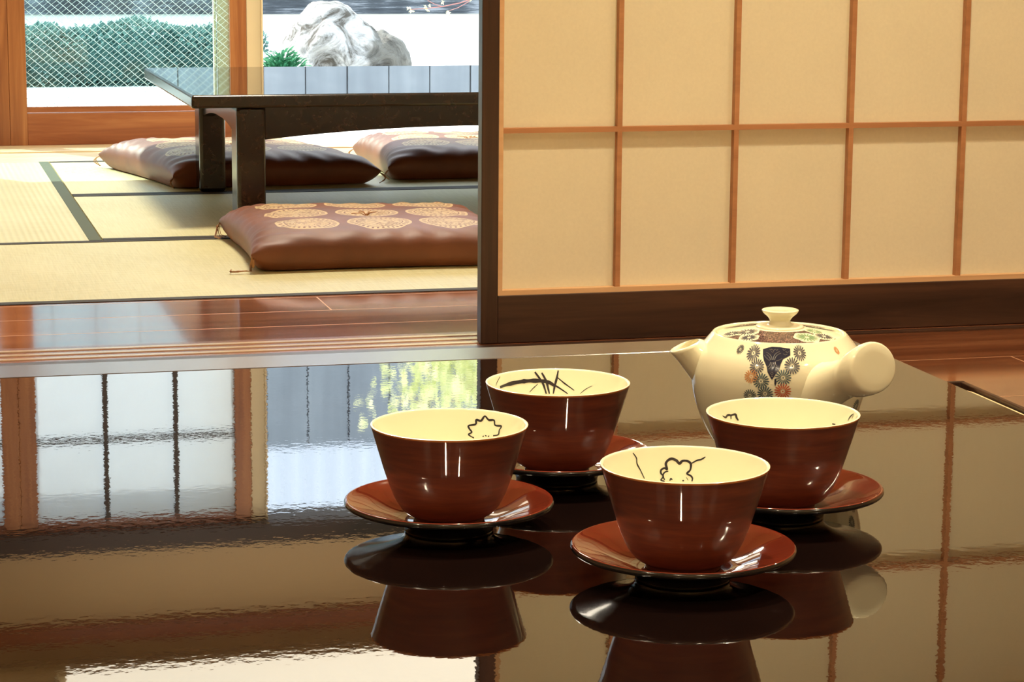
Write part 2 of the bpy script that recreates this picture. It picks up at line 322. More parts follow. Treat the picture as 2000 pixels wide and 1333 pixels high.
# ---------------------------------------------------------------- mesh helpers
class MB:
    def __init__(s): s.v = []; s.f = []; s.m = []; s.sm = []
    def add(s, vs, fs, mi=0, smooth=False):
        o = len(s.v); s.v += [tuple(v) for v in vs]
        for f in fs: s.f.append(tuple(i + o for i in f)); s.m.append(mi); s.sm.append(smooth)
        return s
    def box(s, x0, x1, y0, y1, z0, z1, mi=0):
        v = [(x, y, z) for x in (x0, x1) for y in (y0, y1) for z in (z0, z1)]
        return s.add(v, [(0, 1, 3, 2), (4, 6, 7, 5), (0, 4, 5, 1), (2, 3, 7, 6), (0, 2, 6, 4), (1, 5, 7, 3)], mi)
    def lathe(s, prof, c=(0, 0, 0), seg=96, mi=0, smooth=True, closed=False):
        n = len(prof); vs = []
        for r, z in prof:
            for k in range(seg):
                a = 2 * PI * k / seg; vs.append((c[0] + r * math.cos(a), c[1] + r * math.sin(a), c[2] + z))
        fs = []
        for i in range(n - 1 + (1 if closed else 0)):
            j = (i + 1) % n
            for k in range(seg):
                k2 = (k + 1) % seg; fs.append((i * seg + k, i * seg + k2, j * seg + k2, j * seg + k))
        return s.add(vs, fs, mi, smooth)
    def disc(s, r, z, c=(0, 0, 0), seg=96, mi=0):
        vs = [(c[0] + r * math.cos(2 * PI * k / seg), c[1] + r * math.sin(2 * PI * k / seg), c[2] + z) for k in range(seg)]
        return s.add(vs, [tuple(range(seg))], mi, True)
    def rings(s, rs, mi=0, cap=True):           # rs: list of (centre, u axis, v axis, radius or (ru, rv))
        seg = 40; vs = []
        for c, u, w, r in rs:
            ru, rv = r if isinstance(r, tuple) else (r, r)
            for k in range(seg):
                a = 2 * PI * k / seg; vs.append(Vector(c) + u * (ru * math.cos(a)) + w * (rv * math.sin(a)))
        fs = [(i * seg + k, i * seg + (k + 1) % seg, (i + 1) * seg + (k + 1) % seg, (i + 1) * seg + k) for i in range(len(rs) - 1) for k in range(seg)]
        if cap: fs += [tuple(range(seg)), tuple((len(rs) - 1) * seg + k for k in range(seg))]
        return s.add(vs, fs, mi, True)
    def tube(s, pts, r, seg=8, mi=0, taper=None):
        pts = [Vector(p) for p in pts]; vs = []; n = len(pts)
        for i, p in enumerate(pts):
            t = (pts[min(i + 1, n - 1)] - pts[max(i - 1, 0)]).normalized()
            a = Vector((0, 0, 1)) if abs(t.z) < 0.9 else Vector((1, 0, 0))
            u = t.cross(a).normalized(); w = t.cross(u)
            rr = r if taper is None else r * (1 + (taper - 1) * i / (n - 1))
            for k in range(seg):
                q = 2 * PI * k / seg; vs.append(p + u * (rr * math.cos(q)) + w * (rr * math.sin(q)))
        fs = [(i * seg + k, i * seg + (k + 1) % seg, (i + 1) * seg + (k + 1) % seg, (i + 1) * seg + k) for i in range(n - 1) for k in range(seg)]
        fs += [tuple(range(seg)), tuple((n - 1) * seg + k for k in range(seg))]
        return s.add(vs, fs, mi, True)
    def build(s, name, mats, parent=None, bevel=0, seg=2, base=(0, 0, 0), fix=True, label=None):
        """vertices are given in the thing's own frame; base moves the origin without moving the shape"""
        b = Vector(base)
        me = bpy.data.meshes.new(name); me.from_pydata([Vector(v) - b for v in s.v], [], s.f)
        if not isinstance(mats, (list, tuple)): mats = [mats]
        for m in mats: me.materials.append(m)
        me.polygons.foreach_set('material_index', s.m); me.polygons.foreach_set('use_smooth', s.sm); me.update()
        if fix:
            bm = bmesh.new(); bm.from_mesh(me); bmesh.ops.recalc_face_normals(bm, faces=bm.faces); bm.to_mesh(me); bm.free()
        o = bpy.data.objects.new(name, me); COL.objects.link(o); o.location = b
        if parent: o.parent = parent
        if label: o['label'] = label
        if bevel:
            md = o.modifiers.new('bevel', 'BEVEL'); md.width = bevel; md.segments = seg; md.limit_method = 'ANGLE'; md.harden_normals = False
        return o
def empty(name, loc, label=None, cat=None, group=None, rz=0, kind=None):
    o = bpy.data.objects.new(name, None); COL.objects.link(o); o.location = loc; o.rotation_euler = (0, 0, rz); o.empty_display_size = 0.05
    return tag(o, label, cat, group, kind)
def tag(o, label=None, cat=None, group=None, kind=None):
    for k, v in (('label', label), ('category', cat), ('group', group), ('kind', kind)):
        if v: o[k] = v
    return o
def struct(o, label): return tag(o, label, kind='structure')
def B(*a): return MB().box(*a)

# ---------------------------------------------------------------- room shell
FX0, FX1 = -2.4, 3.4
PX0, PX1, PY0, PY1 = -1.5, 1.752, -0.9, 3.646         # the sunken square in the boards
fl = MB()
fl.box(FX0, FX1, PY1, 4.122, -0.06, 0); fl.box(FX0, PX0, -1.6, PY1, -0.06, 0); fl.box(PX1, FX1, -1.6, PY1, -0.06, 0); fl.box(PX0, PX1, -1.6, PY0, -0.06, 0)
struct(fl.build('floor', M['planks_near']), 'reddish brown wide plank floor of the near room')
struct(B(FX0, FX1, 4.297, 4.800, -0.06, 0).build('floor', M['planks']), 'polished reddish brown narrow plank floor between threshold and tatami')
struct(B(FX0, FX1, -1.6, 4.8, -0.10, -0.06).build('floor', M['dark_wood_x']), 'underside of the sunken square in the plank floor')
struct(B(FX0, FX1, 4.8, 8.30, -0.10, -0.05).build('floor', M['dark_wood_x']), 'boards under the tatami of the far room')
tr = MB()                                                # dark timber lining of the recess
w = 0.009
tr.box(PX0, PX1, PY1 - w, PY1, -0.06, 0.003); tr.box(PX0, PX1, PY0, PY0 + w, -0.06, 0.003)
tr.box(PX0, PX0 + w, PY0 + w, PY1 - w, -0.06, 0.003); tr.box(PX1 - w, PX1, PY0 + w, PY1 - w, -0.06, 0.003)
struct(tr.build('trim_1', M['dark_wood_z'], bevel=0.002), 'dark timber edge of the sunken square in the floor')
mt = MB(); r = 0.05; x0, x1, y0, y1 = PX0 + 0.018, PX1 - 0.013, PY0 + 0.018, PY1 - 0.024
pts = []
for cx, cy, a0 in ((x1 - r, y1 - r, 0), (x0 + r, y1 - r, 90), (x0 + r, y0 + r, 180), (x1 - r, y0 + r, 270)):
    for k in range(9): a = R_(a0 + 90 * k / 8); pts.append((cx + r * math.cos(a), cy + r * math.sin(a)))
n = len(pts)
mt.add([(x, y, -0.058) for x, y in pts] + [(x, y, -0.003) for x, y in pts], [tuple(range(n)), tuple(range(n, 2 * n))] + [(i, (i + 1) % n, n + (i + 1) % n, n + i) for i in range(n)])
tag(mt.build('floor_mat', M['cream_mat'], bevel=0.0015), 'cream floor mat lying in the sunken square beneath the near table', 'mat')

th = MB(); th.box(FX0, FX1, 4.150, 4.297, -0.05, 0.002)
o = th.build('trim_2', M['threshold']); struct(o, 'grooved wooden threshold between the two rooms')
for yc in (4.182, 4.222, 4.262):
    B(FX0, FX1, yc - 0.009, yc + 0.007, 0.002, 0.0035).build('sliding_track', M['groove'], o, label='sliding track of the threshold, window reflection painted pale')
B(FX0, FX1, 4.122, 4.150, -0.05, 0.0025).build('front_edge', M['dark_wood_x'], o, label='dark front edge of the threshold')

H1 = 2.42; H2 = 2.60
struct(B(FX0 - 0.1, FX0, -1.6, 4.12, -0.1, H1).build('wall_left', M['plaster']), 'plastered left wall of the near room')
struct(B(FX1, FX1 + 0.1, -1.6, 4.12, -0.1, H1).build('wall_right', M['plaster']), 'plastered right wall of the near room')
struct(B(FX0 - 0.1, FX1 + 0.1, -1.7, -1.6, -0.1, H1).build('wall_front', M['plaster']), 'plastered wall behind the viewer')
struct(B(FX0 - 0.1, FX1 + 0.1, -1.7, 4.12, H1, H1 + 0.1).build('ceiling', M['plaster']), 'plain ceiling of the near room')
struct(B(FX0 - 0.1, FX1 + 0.1, 4.12, 4.30, 1.90, H2 + 0.1).build('wall_back', M['plaster']), 'plaster wall above the shoji between the rooms')
struct(B(FX0 - 0.1, FX1 + 0.1, 4.12, 4.30, 1.838, 1.90).build('trim_3', M['dark_wood_x']), 'dark lintel above the shoji opening')
struct(B(FX0 - 0.1, -1.3, 4.12, 4.297, 0, 1.838).build('wall_back', M['plaster']), 'plaster wall left of the opening between the rooms')
struct(B(2.45, FX1 + 0.1, 4.12, 4.297, 0.003, 1.838).build('wall_back', M['plaster']), 'plaster wall right of the shoji')
struct(B(FX0 - 0.1, FX0, 4.30, 8.34, -0.1, H2).build('wall_left', M['plaster_far']), 'plastered left wall of the tatami room')
struct(B(FX1, FX1 + 0.1, 4.30, 8.34, -0.1, H2).build('wall_right', M['plaster_far']), 'plastered right wall of the tatami room')
struct(B(FX0, FX1, 4.30, 8.34, H2, H2 + 0.08).build('ceiling', M['ceiling_wood']), 'wooden ceiling of the tatami room')
struct(B(FX0, FX1, 8.22, 8.34, 2.19, 2.60).build('wall_window', M['plaster_far']), 'plaster wall above the garden windows')
struct(B(FX0, FX1, 8.15, 8.34, 2.116, 2.19).build('trim_4', M['lintel']), 'dark lintel over the garden windows')
struct(B(FX0, FX1, 8.17, 8.22, 2.46, 2.52).build('trim_5', M['orange_wood_x']), 'reddish cornice rail under the wooden ceiling')
struct(B(3.1, FX1, 8.22, 8.34, 0, 2.116).build('wall_window', M['plaster_far']), 'plaster wall right of the garden opening')
struct(B(FX0, -1.4, 8.22, 8.34, 0, 2.116).build('wall_window', M['plaster_far']), 'plaster wall left of the garden windows')
o = B(FX0, FX1, 7.64, 8.36, -0.05, 0.0).build('trim_6', M['pale_wood']); struct(o, 'pale wooden sill boards along the garden windows')
B(FX0, FX1, 7.93, 7.955, 0.0, 0.004).build('sill_rail', M['pale_wood'], o)

# downlights and the ceiling lamp of the tatami room
DL = ['far left of the viewer beside the lacquer table', 'just behind the viewer, to the left', 'just behind the viewer, to the right', 'right of the viewer above the boards',
      'above the far left part of the lacquer table', 'above the teapot', 'above the boards right of the teapot', 'added to brighten the dark end of the shoji', 'added to brighten the middle of the shoji', 'added to brighten the right end of the shoji']
for i, (x, y) in enumerate(DOWN):
    e = empty('downlight', (x, y, H1), 'recessed ceiling downlight ' + DL[i], 'downlight', 'downlights of the near room')
    MB().lathe([(0.048, 0.0), (0.050, -0.006), (0.062, -0.008), (0.064, 0.0)], closed=True, seg=40).build('rim', M['beige_metal'], e)
    MB().disc(0.048, -0.002, seg=40).build('lens', M['lens_glow'], e)
    lamp('downlight_lamp', 'AREA', (x, y, H1 - 0.012), DPOW[i], WARM, shape='DISK', size=0.085 if i < 4 else 0.055, spread=R_(130 if i < 4 else 112))
e = empty('ceiling_lamp', (1.26, 7.42, H2), 'wide white panel lamp on the wooden ceiling of the tatami room', 'ceiling lamp')
MB().box(-0.77, 0.77, -0.52, 0.52, -0.05, 0).build('lamp_housing', M['pale_wood'], e, bevel=0.004)
MB().box(-0.74, 0.74, -0.49, 0.49, -0.065, -0.05).build('diffuser', M['lamp_glow'], e, bevel=0.003)
e = empty('ceiling_lamp', (1.10, 6.10, H2), 'round lamp added on the wooden ceiling to light the tatami room', 'ceiling lamp')  # lamp added out of view to brighten the tatami room
MB().lathe([(0, 0), (0.30, 0), (0.31, -0.012), (0.31, -0.045), (0.295, -0.05), (0.285, -0.045), (0.285, -0.015), (0, -0.012)], seg=64).build('lamp_housing', M['pale_wood'], e)
MB().lathe([(0.284, -0.03), (0.0, -0.03)], seg=64).build('diffuser', M['lamp_glow'], e)
lamp('added_room_fill', 'AREA', (1.10, 6.10, H2 - 0.055), 75.0, (1.0, 0.90, 0.72), shape='DISK', size=0.55)

# ---------------------------------------------------------------- shoji door between the rooms
def shoji(x0, xin0, cols, xin1, x1, label):
    d = empty('door_1', (x0, 4.157, 0.003), label, kind='structure')
    L = lambda x: x - x0
    y0, y1 = 0.0, 0.030; zt = 1.835
    for a, b in ((x0, xin0), (xin1, x1)):
        B(L(a), L(b), y0, y1, 0, zt - 0.003).build('stile', M['dark_wood_z'], d, bevel=0.002)
    B(L(xin0), L(xin1), y0 + 0.001, y1, 0, 0.088).build('bottom_rail', M['dark_wood_x'], d, bevel=0.0015)
    B(L(xin0), L(xin1), y0 + 0.001, y1, 1.775, zt - 0.003).build('top_rail', M['dark_wood_x'], d, bevel=0.0015)
    fr = MB(); a, b, z0, z1 = L(xin0), L(xin1), 0.088, 1.775; t = 0.009
    fr.box(a, a + t, 0.004, 0.024, z0, z1); fr.box(b - t, b, 0.004, 0.024, z0, z1); fr.box(a + t, b - t, 0.004, 0.024, z0, z0 + t); fr.box(a + t, b - t, 0.004, 0.024, z1 - t, z1)
    fr.build('inner_frame', M['inner_frame_wood'], d, label='pale inner frame of the shoji')
    la = MB(); h = 0.0046
    for x in cols: la.box(L(x) - h, L(x) + h, 0.008, 0.023, z0 + t, z1 - t)
    for z in (0.3885, 0.672, 0.955, 1.238, 1.521): la.box(a + t, b - t, 0.0078, 0.0228, z - h, z + h)
    la.build('lattice', M['lattice_wood'], d, label='thin orange brown lattice of the shoji')
    pp = MB(); pp.box(a, b, 0.0232, 0.0238, z0, z1); pp.build('paper', M['paper'], d, label='cream translucent paper of the shoji')
shoji(1.035, 1.067, (1.297, 1.523, 1.751, 1.981, 2.209), 2.412, 2.447, 'dark framed sliding shoji screen with cream paper behind the near table')

# ---------------------------------------------------------------- garden windows: wire glass below, papered lattice above
def garden_window(name, x0, x1, xl, xr, label, bars):
    yF = 8.195; d = empty(name, (x0, yF, 0.0), label, kind='structure'); L = lambda x: x - x0
    B(L(x0), L(xl), 0, 0.034, 0.0, 2.114).build('stile', M['orange_wood_z'], d, bevel=0.002)
    B(L(xr), L(x1), 0, 0.034, 0.0, 2.114).build('stile', M['orange_wood_z'], d, bevel=0.002)
    B(L(xl), L(xr), 0.002, 0.032, 0.0, 0.108).build('bottom_rail', M['orange_wood_x'], d, bevel=0.0015)
    B(L(xl), L(xr), 0.006, 0.028, 0.110, 0.129).build('glazing_bead', M['orange_wood_x'], d, bevel=0.001)
    B(L(xl), L(xr), 0.002, 0.032, 1.17, 1.21).build('middle_rail', M['orange_wood_x'], d, bevel=0.0015)
    B(L(xl), L(xr), 0.002, 0.032, 2.085, 2.114).build('top_rail', M['orange_wood_x'], d, bevel=0.0015)
    B(L(xl), L(xr), 0.016, 0.020, 0.129, 1.17).build('wire_glass', M['wire_glass'], d, label='wired glass pane with diagonal mesh')
    # wires: long steep family and a finer crossing family inside the pane
    wm = MB(); ax, bx, az, bz = L(xl), L(xr), 0.13, 1.168; t = 0.0009
    def wires(slope, pitch, t):
        W_ = bx - ax; c = az - abs(slope) * W_ - 1
        k = c
        while k < bz + abs(slope) * W_ + 1:
            # z = k + slope * (x - ax), clipped to the pane
            pts = []
            for x in (ax, bx):
                z = k + slope * (x - ax)
                if az <= z <= bz: pts.append((x, z))
            for z in (az, bz):
                x = ax + (z - k) / slope
                if ax < x < bx: pts.append((x, z))
            if len(pts) >= 2:
                (xa, za), (xb, zb) = pts[0], pts[1]; q = Vector((xb - xa, 0, zb - za))
                if q.length > 0.01:
                    nrm = Vector((-q.z, 0, q.x)).normalized() * t
                    p = [Vector((xa, 0, za)) + nrm, Vector((xb, 0, zb)) + nrm, Vector((xb, 0, zb)) - nrm, Vector((xa, 0, za)) - nrm]
                    wm.add([(v.x, 0.0174, v.z) for v in p] + [(v.x, 0.0186, v.z) for v in p], [(0, 1, 2, 3), (4, 5, 6, 7), (0, 1, 5, 4), (1, 2, 6, 5), (2, 3, 7, 6), (3, 0, 4, 7)])
            k += pitch
    wires(-0.86, 0.0300, 0.0009); wires(0.80, 0.0175, 0.00035)
    wm.build('wire_mesh', M['wire'], d)
    lt = MB()
    for x in bars: lt.box(L(x) - 0.008, L(x) + 0.008, 0.006, 0.020, 1.21, 2.085)
    for z in (1.48, 1.80): lt.box(L(xl), L(xr), 0.007, 0.019, z - 0.008, z + 0.008)
    lt.build('lattice', M['lintel'], d, label='lattice of the upper papered part, backlit darkness put into its colour')  # near-black wood paints the bars as backlit silhouettes
    B(L(xl), L(xr), 0.0205, 0.0212, 1.21, 2.085).build('paper', M['paper_far'], d, label='white backlit paper of the upper part')
    return d
garden_window('window_1', 0.403, 1.206, 0.461, 1.149, 'wood framed sliding window of wired glass behind the far table', (0.699, 0.943))
garden_window('window_2', -0.46, 0.4025, -0.40, 0.345, 'wood framed sliding window at the left edge of the photo', (-0.16, 0.10))
garden_window('window_3', -1.36, -0.4605, -1.30, -0.52, 'wood framed sliding window left of the photo', (-1.05, -0.78))
o = MB(); o.box(1.207, 1.262, 8.20, 8.30, 0.0, 2.115); o.box(1.255, 1.262, 8.185, 8.20, 0.0, 2.115)
struct(o.build('trim_7', M['beige_metal'], bevel=0.002), 'beige upright frame at the open edge of the garden window')
o = MB(); o.box(1.118, 1.160, 8.27, 8.30, 0.0, 2.115); o.box(1.104, 1.112, 8.27, 8.30, 0.0, 2.115)
struct(o.build('trim_8', M['beige_metal'], bevel=0.001), 'pale outer window frame seen through the wired glass')

# ---------------------------------------------------------------- tatami
HW = 0.030
def mat_(x0, x1, y0, y1, axis, label, green=False):
    e = empty('tatami_mat', (x0, y0, -0.05), label, 'tatami mat', 'tatami mats of the far room')
    w_, d_ = x1 - x0 - 0.002, y1 - y0 - 0.002
    B(0, w_, 0, d_, 0, 0.05).build('rush_surface', M['tatami_' + axis.lower()], e)
    hm = M['heri_sky_sheen'] if green else M['heri_dark']
    if axis == 'X': bs = ((0, w_, 0, HW), (0, w_, d_ - HW, d_))
    else: bs = ((0, HW, 0, d_), (w_ - HW, w_, 0, d_))
    for a, b, c, d in bs: B(a, b, c, d, 0.0495, 0.0512).build('cloth_border', hm, e, label=('grey green (painted sky sheen)' if green else 'dark brown') + ' cloth border')
mat_(-0.44, 1.50, 4.802, 5.735, 'X', 'long tatami mat beside the plank floor under the nearest cushion')
mat_(1.50, 3.40, 4.802, 5.735, 'X', 'tatami mat beside the plank floor hidden behind the shoji')
mat_(-2.40, -0.44, 4.802, 5.735, 'X', 'tatami mat beside the plank floor left of the photo')
mat_(-0.46, 0.492, 5.737, 7.638, 'Y', 'ribbed tatami mat with border toned grey green by painted sky sheen lying lengthwise at the far left', True)
mat_(0.494, 2.44, 5.737, 6.690, 'X', 'middle tatami mat under the front legs of the far table')
mat_(0.494, 2.44, 6.692, 7.638, 'X', 'sunlit tatami mat nearest the windows under the two far cushions')
mat_(2.442, 3.40, 5.737, 7.638, 'Y', 'tatami mat lying lengthwise at the right wall of the far room')
mat_(-2.40, -0.462, 5.737, 6.690, 'X', 'tatami mat by the left wall of the far room, nearer one')
mat_(-2.40, -0.462, 6.692, 7.638, 'X', 'tatami mat by the left wall of the far room, nearer the window')

# ---------------------------------------------------------------- far table
e = empty('low_table', (0.735, 5.940, 0.0), 'low mottled dark lacquer table on the tatami with a mirror top', 'table')
TW, TD = 1.60, 1.11
B(0, TW, 0, TD, 0.297, 0.3295).build('tabletop', M['mottled_lacquer'], e, bevel=0.006, seg=3)
B(0.005, TW - 0.005, 0.005, TD - 0.005, 0.3290, 0.3302).build('top_surface', M['far_top'], e, label='glossy black reflecting top surface')
def apron(length, thick, along='X'):
    m = MB(); n = 40; lo = []
    for i in range(n + 1):
        s = i / n; q = abs(2 * s - 1)                       # 1 at the legs, 0 mid-span
        z = 0.243 - 0.028 * max(0, (q - 0.12) / 0.88) ** 2.0
        lo.append((s * length, z))
    vs = []
    for x, z in lo:
        for y in (0, thick):
            for zz in (z, 0.298): vs.append((x, y, zz))
    fs = []
    for i in range(n):
        a = i * 4; b = a + 4; fs += [(a, b, b + 1, a + 1), (a + 2, a + 3, b + 3, b + 2), (a, a + 2, b + 2, b), (a + 1, b + 1, b + 3, a + 3)]
    fs += [(0, 1, 3, 2), (n * 4, n * 4 + 2, n * 4 + 3, n * 4 + 1)]
    if along == 'Y': vs = [(y, x, z) for x, y, z in vs]
    return m.add(vs, fs)
lx, ly = 0.114, 0.018; lw = 0.074; ld = 0.100
for y in (ly + 0.006, TD - ly - 0.20):
    a = apron(TW - 2 * lx - 2 * lw, 0.03); a.v = [(x + lx + lw, yy + y, z) for x, yy, z in a.v]; a.build('apron', M['mottled_lacquer'], e)
for x in (lx + 0.012, TW - lx - 0.042):
    a = apron(0.738 - ld, 0.03, 'Y'); a.v = [(xx + x, yy + ly + ld, z) for xx, yy, z in a.v]; a.build('apron', M['mottled_lacquer'], e)
for x in (lx, TW - lx - lw):
    for y in (ly, ly + 0.738):
        B(x, x + lw, y, y + ld, 0.0015, 0.298).build('leg', M['mottled_lacquer'], e, bevel=0.010, seg=3)

# ---------------------------------------------------------------- floor cushions
def zabuton(loc, rz, w_, d_, h_, seed, label, tassels, shear=0.0):
    e = empty('floor_cushion', loc, label, 'cushion', 'brown floor cushions round the far table', rz)
    n = 72; rnd = random.Random(seed); ph = [rnd.uniform(0, 6.28) for _ in range(8)]
    m = MB(); top = []; bot = []; seam = 0.040
    for j in range(n + 1):
        for i in range(n + 1):
            u = math.sin((2 * i / n - 1) * PI / 2); v = math.sin((2 * j / n - 1) * PI / 2)
            x = w_ / 2 * u * (1 - 0.055 * (1 - v * v)); y = d_ / 2 * v * (1 - 0.055 * (1 - u * u))
            k = max(0.0, (1 - u ** 6)) ** 0.5 * max(0.0, (1 - v ** 6)) ** 0.5
            k2 = k ** 0.85
            a = math.atan2(v, u)
            edge = max(abs(u), abs(v)); cr = (abs(u) * abs(v)) ** 1.5
            x -= shear * y
            wr = 0.0045 * math.sin(23 * a + ph[0] + 2 * math.sin(3 * a + ph[1])) * (edge ** 4) * k + 0.006 * cr * math.sin(34 * (u * v) + ph[2] + 16 * (u - v)) * k
            wr += 0.004 * noise.noise(Vector((x * 9 + seed, y * 9, seed))) * k
            tuft = -0.012 * math.exp(-(u * u + v * v) / 0.012)
            zt = seam + (h_ - seam) * k2 * (1 + 0.05 * math.sin(2.1 * u + ph[3])) + wr + tuft
            zb = seam - (seam - 0.0015) * min(1, k2 * 1.9) + 0.6 * wr * (1 - min(1, k2 * 1.2))
            top.append((x, y, zt)); bot.append((x, y, max(0.0015, zb)))
    W = n + 1; fs = [(j * W + i, j * W + i + 1, (j + 1) * W + i + 1, (j + 1) * W + i) for j in range(n) for i in range(n)]
    m.add(top, fs, 0, True); m.add(bot, [f[::-1] for f in fs], 0, True)
    o = m.build('cushion_cover', M['zabuton'], e, fix=False)
    bm = bmesh.new(); bm.from_mesh(o.data); bmesh.ops.remove_doubles(bm, verts=bm.verts, dist=0.0004); bm.to_mesh(o.data); bm.free()
    # a knotted tuft in the middle
    t = MB(); zc = h_ - 0.010
    for q in range(7):
        a = q * 0.9 + rnd.uniform(-.2, .2); L_ = rnd.uniform(0.014, 0.05)
        t.tube([(0, 0, zc), (L_ * .4 * math.cos(a), L_ * .4 * math.sin(a), zc + 0.009), (L_ * math.cos(a), L_ * math.sin(a), zc + 0.010)], 0.0011, 5)
    t.build('centre_tuft', M['gold_tassel'], e, label='short knotted threads in the middle')
    for (u, v, kind) in tassels:
        cx, cy = w_ / 2 * u * 0.985 - shear * d_ / 2 * v, d_ / 2 * v * 0.985; t = MB(); out = Vector((u, v, 0)).normalized()
        if kind == 'lying':
            for q in range(5):
                j = rnd.uniform(-.003, .003); s_ = Vector((-1, -0.06 + q * 0.02, 0))
                p = [Vector((cx, cy, seam + .004)), Vector((cx, cy, 0.022)) + out * 0.008 + Vector((j, j, 0)), Vector((cx, cy, 0.005)) + out * 0.010 + Vector((j, 0, 0))]
                for k in range(1, 6): p.append(Vector((cx, cy, 0.0035)) + s_ * (0.009 * k + 0.006) + Vector((0, j * 2 - 0.006, rnd.uniform(0, .003))))
                p.append(p[-1] + Vector((0.004, 0.012, 0.002))); t.tube(p, 0.0010, 5)
            t.tube([(cx, cy, 0.03), (cx, cy, 0.012)], 0.0035, 6)
        elif kind == 'loop':
            for q in range(5):
                r = 0.020 + rnd.uniform(-.004, .004); j = rnd.uniform(-.004, .004)
                t.tube([Vector((cx, cy, seam - 0.004)) + out * (r * math.sin(k * PI / 7)) + Vector((j * math.sin(k), j, -(seam - 0.009) * k / 7)) for k in range(8)], 0.0010, 5)
        else:                                                # fringe of fine threads
            for q in range(14):
                j1, j2 = rnd.uniform(-.012, .016), rnd.uniform(-.02, .025)
                t.tube([Vector((cx, cy, seam)), Vector((cx - 0.010 + j1 * .4, cy - 0.01 + j1, 0.030)), Vector((cx - 0.012 + j2 * .5, cy - 0.02 + j2, 0.006)), Vector((cx + j2 * .6, cy - 0.035 + j2, 0.004))], 0.0006, 4)
        t.build('corner_tassel', M['gold_tassel'], e, label='light brown thread tassel')
    return e
zabuton((1.075, 5.425, 0.001), R_(-1.2), 0.62, 0.61, 0.092, 3, 'nearest brown satin floor cushion with round gold medallions in front of the far table', [(-1, -1, 'lying'), (-1, 1, 'fringe'), (1, -1, 'loop')])
zabuton((1.010, 7.115, 0.001), R_(3), 0.61, 0.68, 0.098, 11, 'brown floor cushion at the window side seen behind the legs of the far table', [(-1, -1, 'loop'), (1, -1, 'loop'), (-1, 1, 'loop')], 0.17)
zabuton((1.745, 7.19, 0.001), R_(-1.5), 0.62, 0.64, 0.100, 19, 'brown floor cushion behind the far table beside the dark shoji frame', [(-1, -1, 'loop'), (-1, 1, 'loop')])

# ---------------------------------------------------------------- near table
TZ = 0.3845
e = empty('lacquer_table', (0.0, 1.45, 0.0), 'large low black lacquer table with a mirror finish in the foreground', 'table')
tx0, tx1, ty0, ty1 = -0.95, 0.866, -0.62, 0.624
B(tx0, tx1, ty0, ty1 - 0.0575, TZ - 0.028, TZ).build('tabletop', M['black_lacquer'], e, bevel=0.0016, seg=2)
B(tx0, tx1, ty1 - 0.057, ty1, TZ - 0.028, TZ).build('border_board', M['border_lacquer'], e, bevel=0.0016, seg=2, label='satin border board along the far edge of the table')
for y in (ty0 + 0.08, ty1 - 0.12): B(tx0 + 0.14, tx1 - 0.14, y, y + 0.03, TZ - 0.09, TZ - 0.028).build('apron', M['black_lacquer'], e)
for x in (tx0 + 0.08, tx1 - 0.15):
    for y in (ty0 + 0.07, ty1 - 0.14): B(x, x + 0.07, y, y + 0.07, -0.003, TZ - 0.028).build('leg', M['black_lacquer'], e, bevel=0.004)

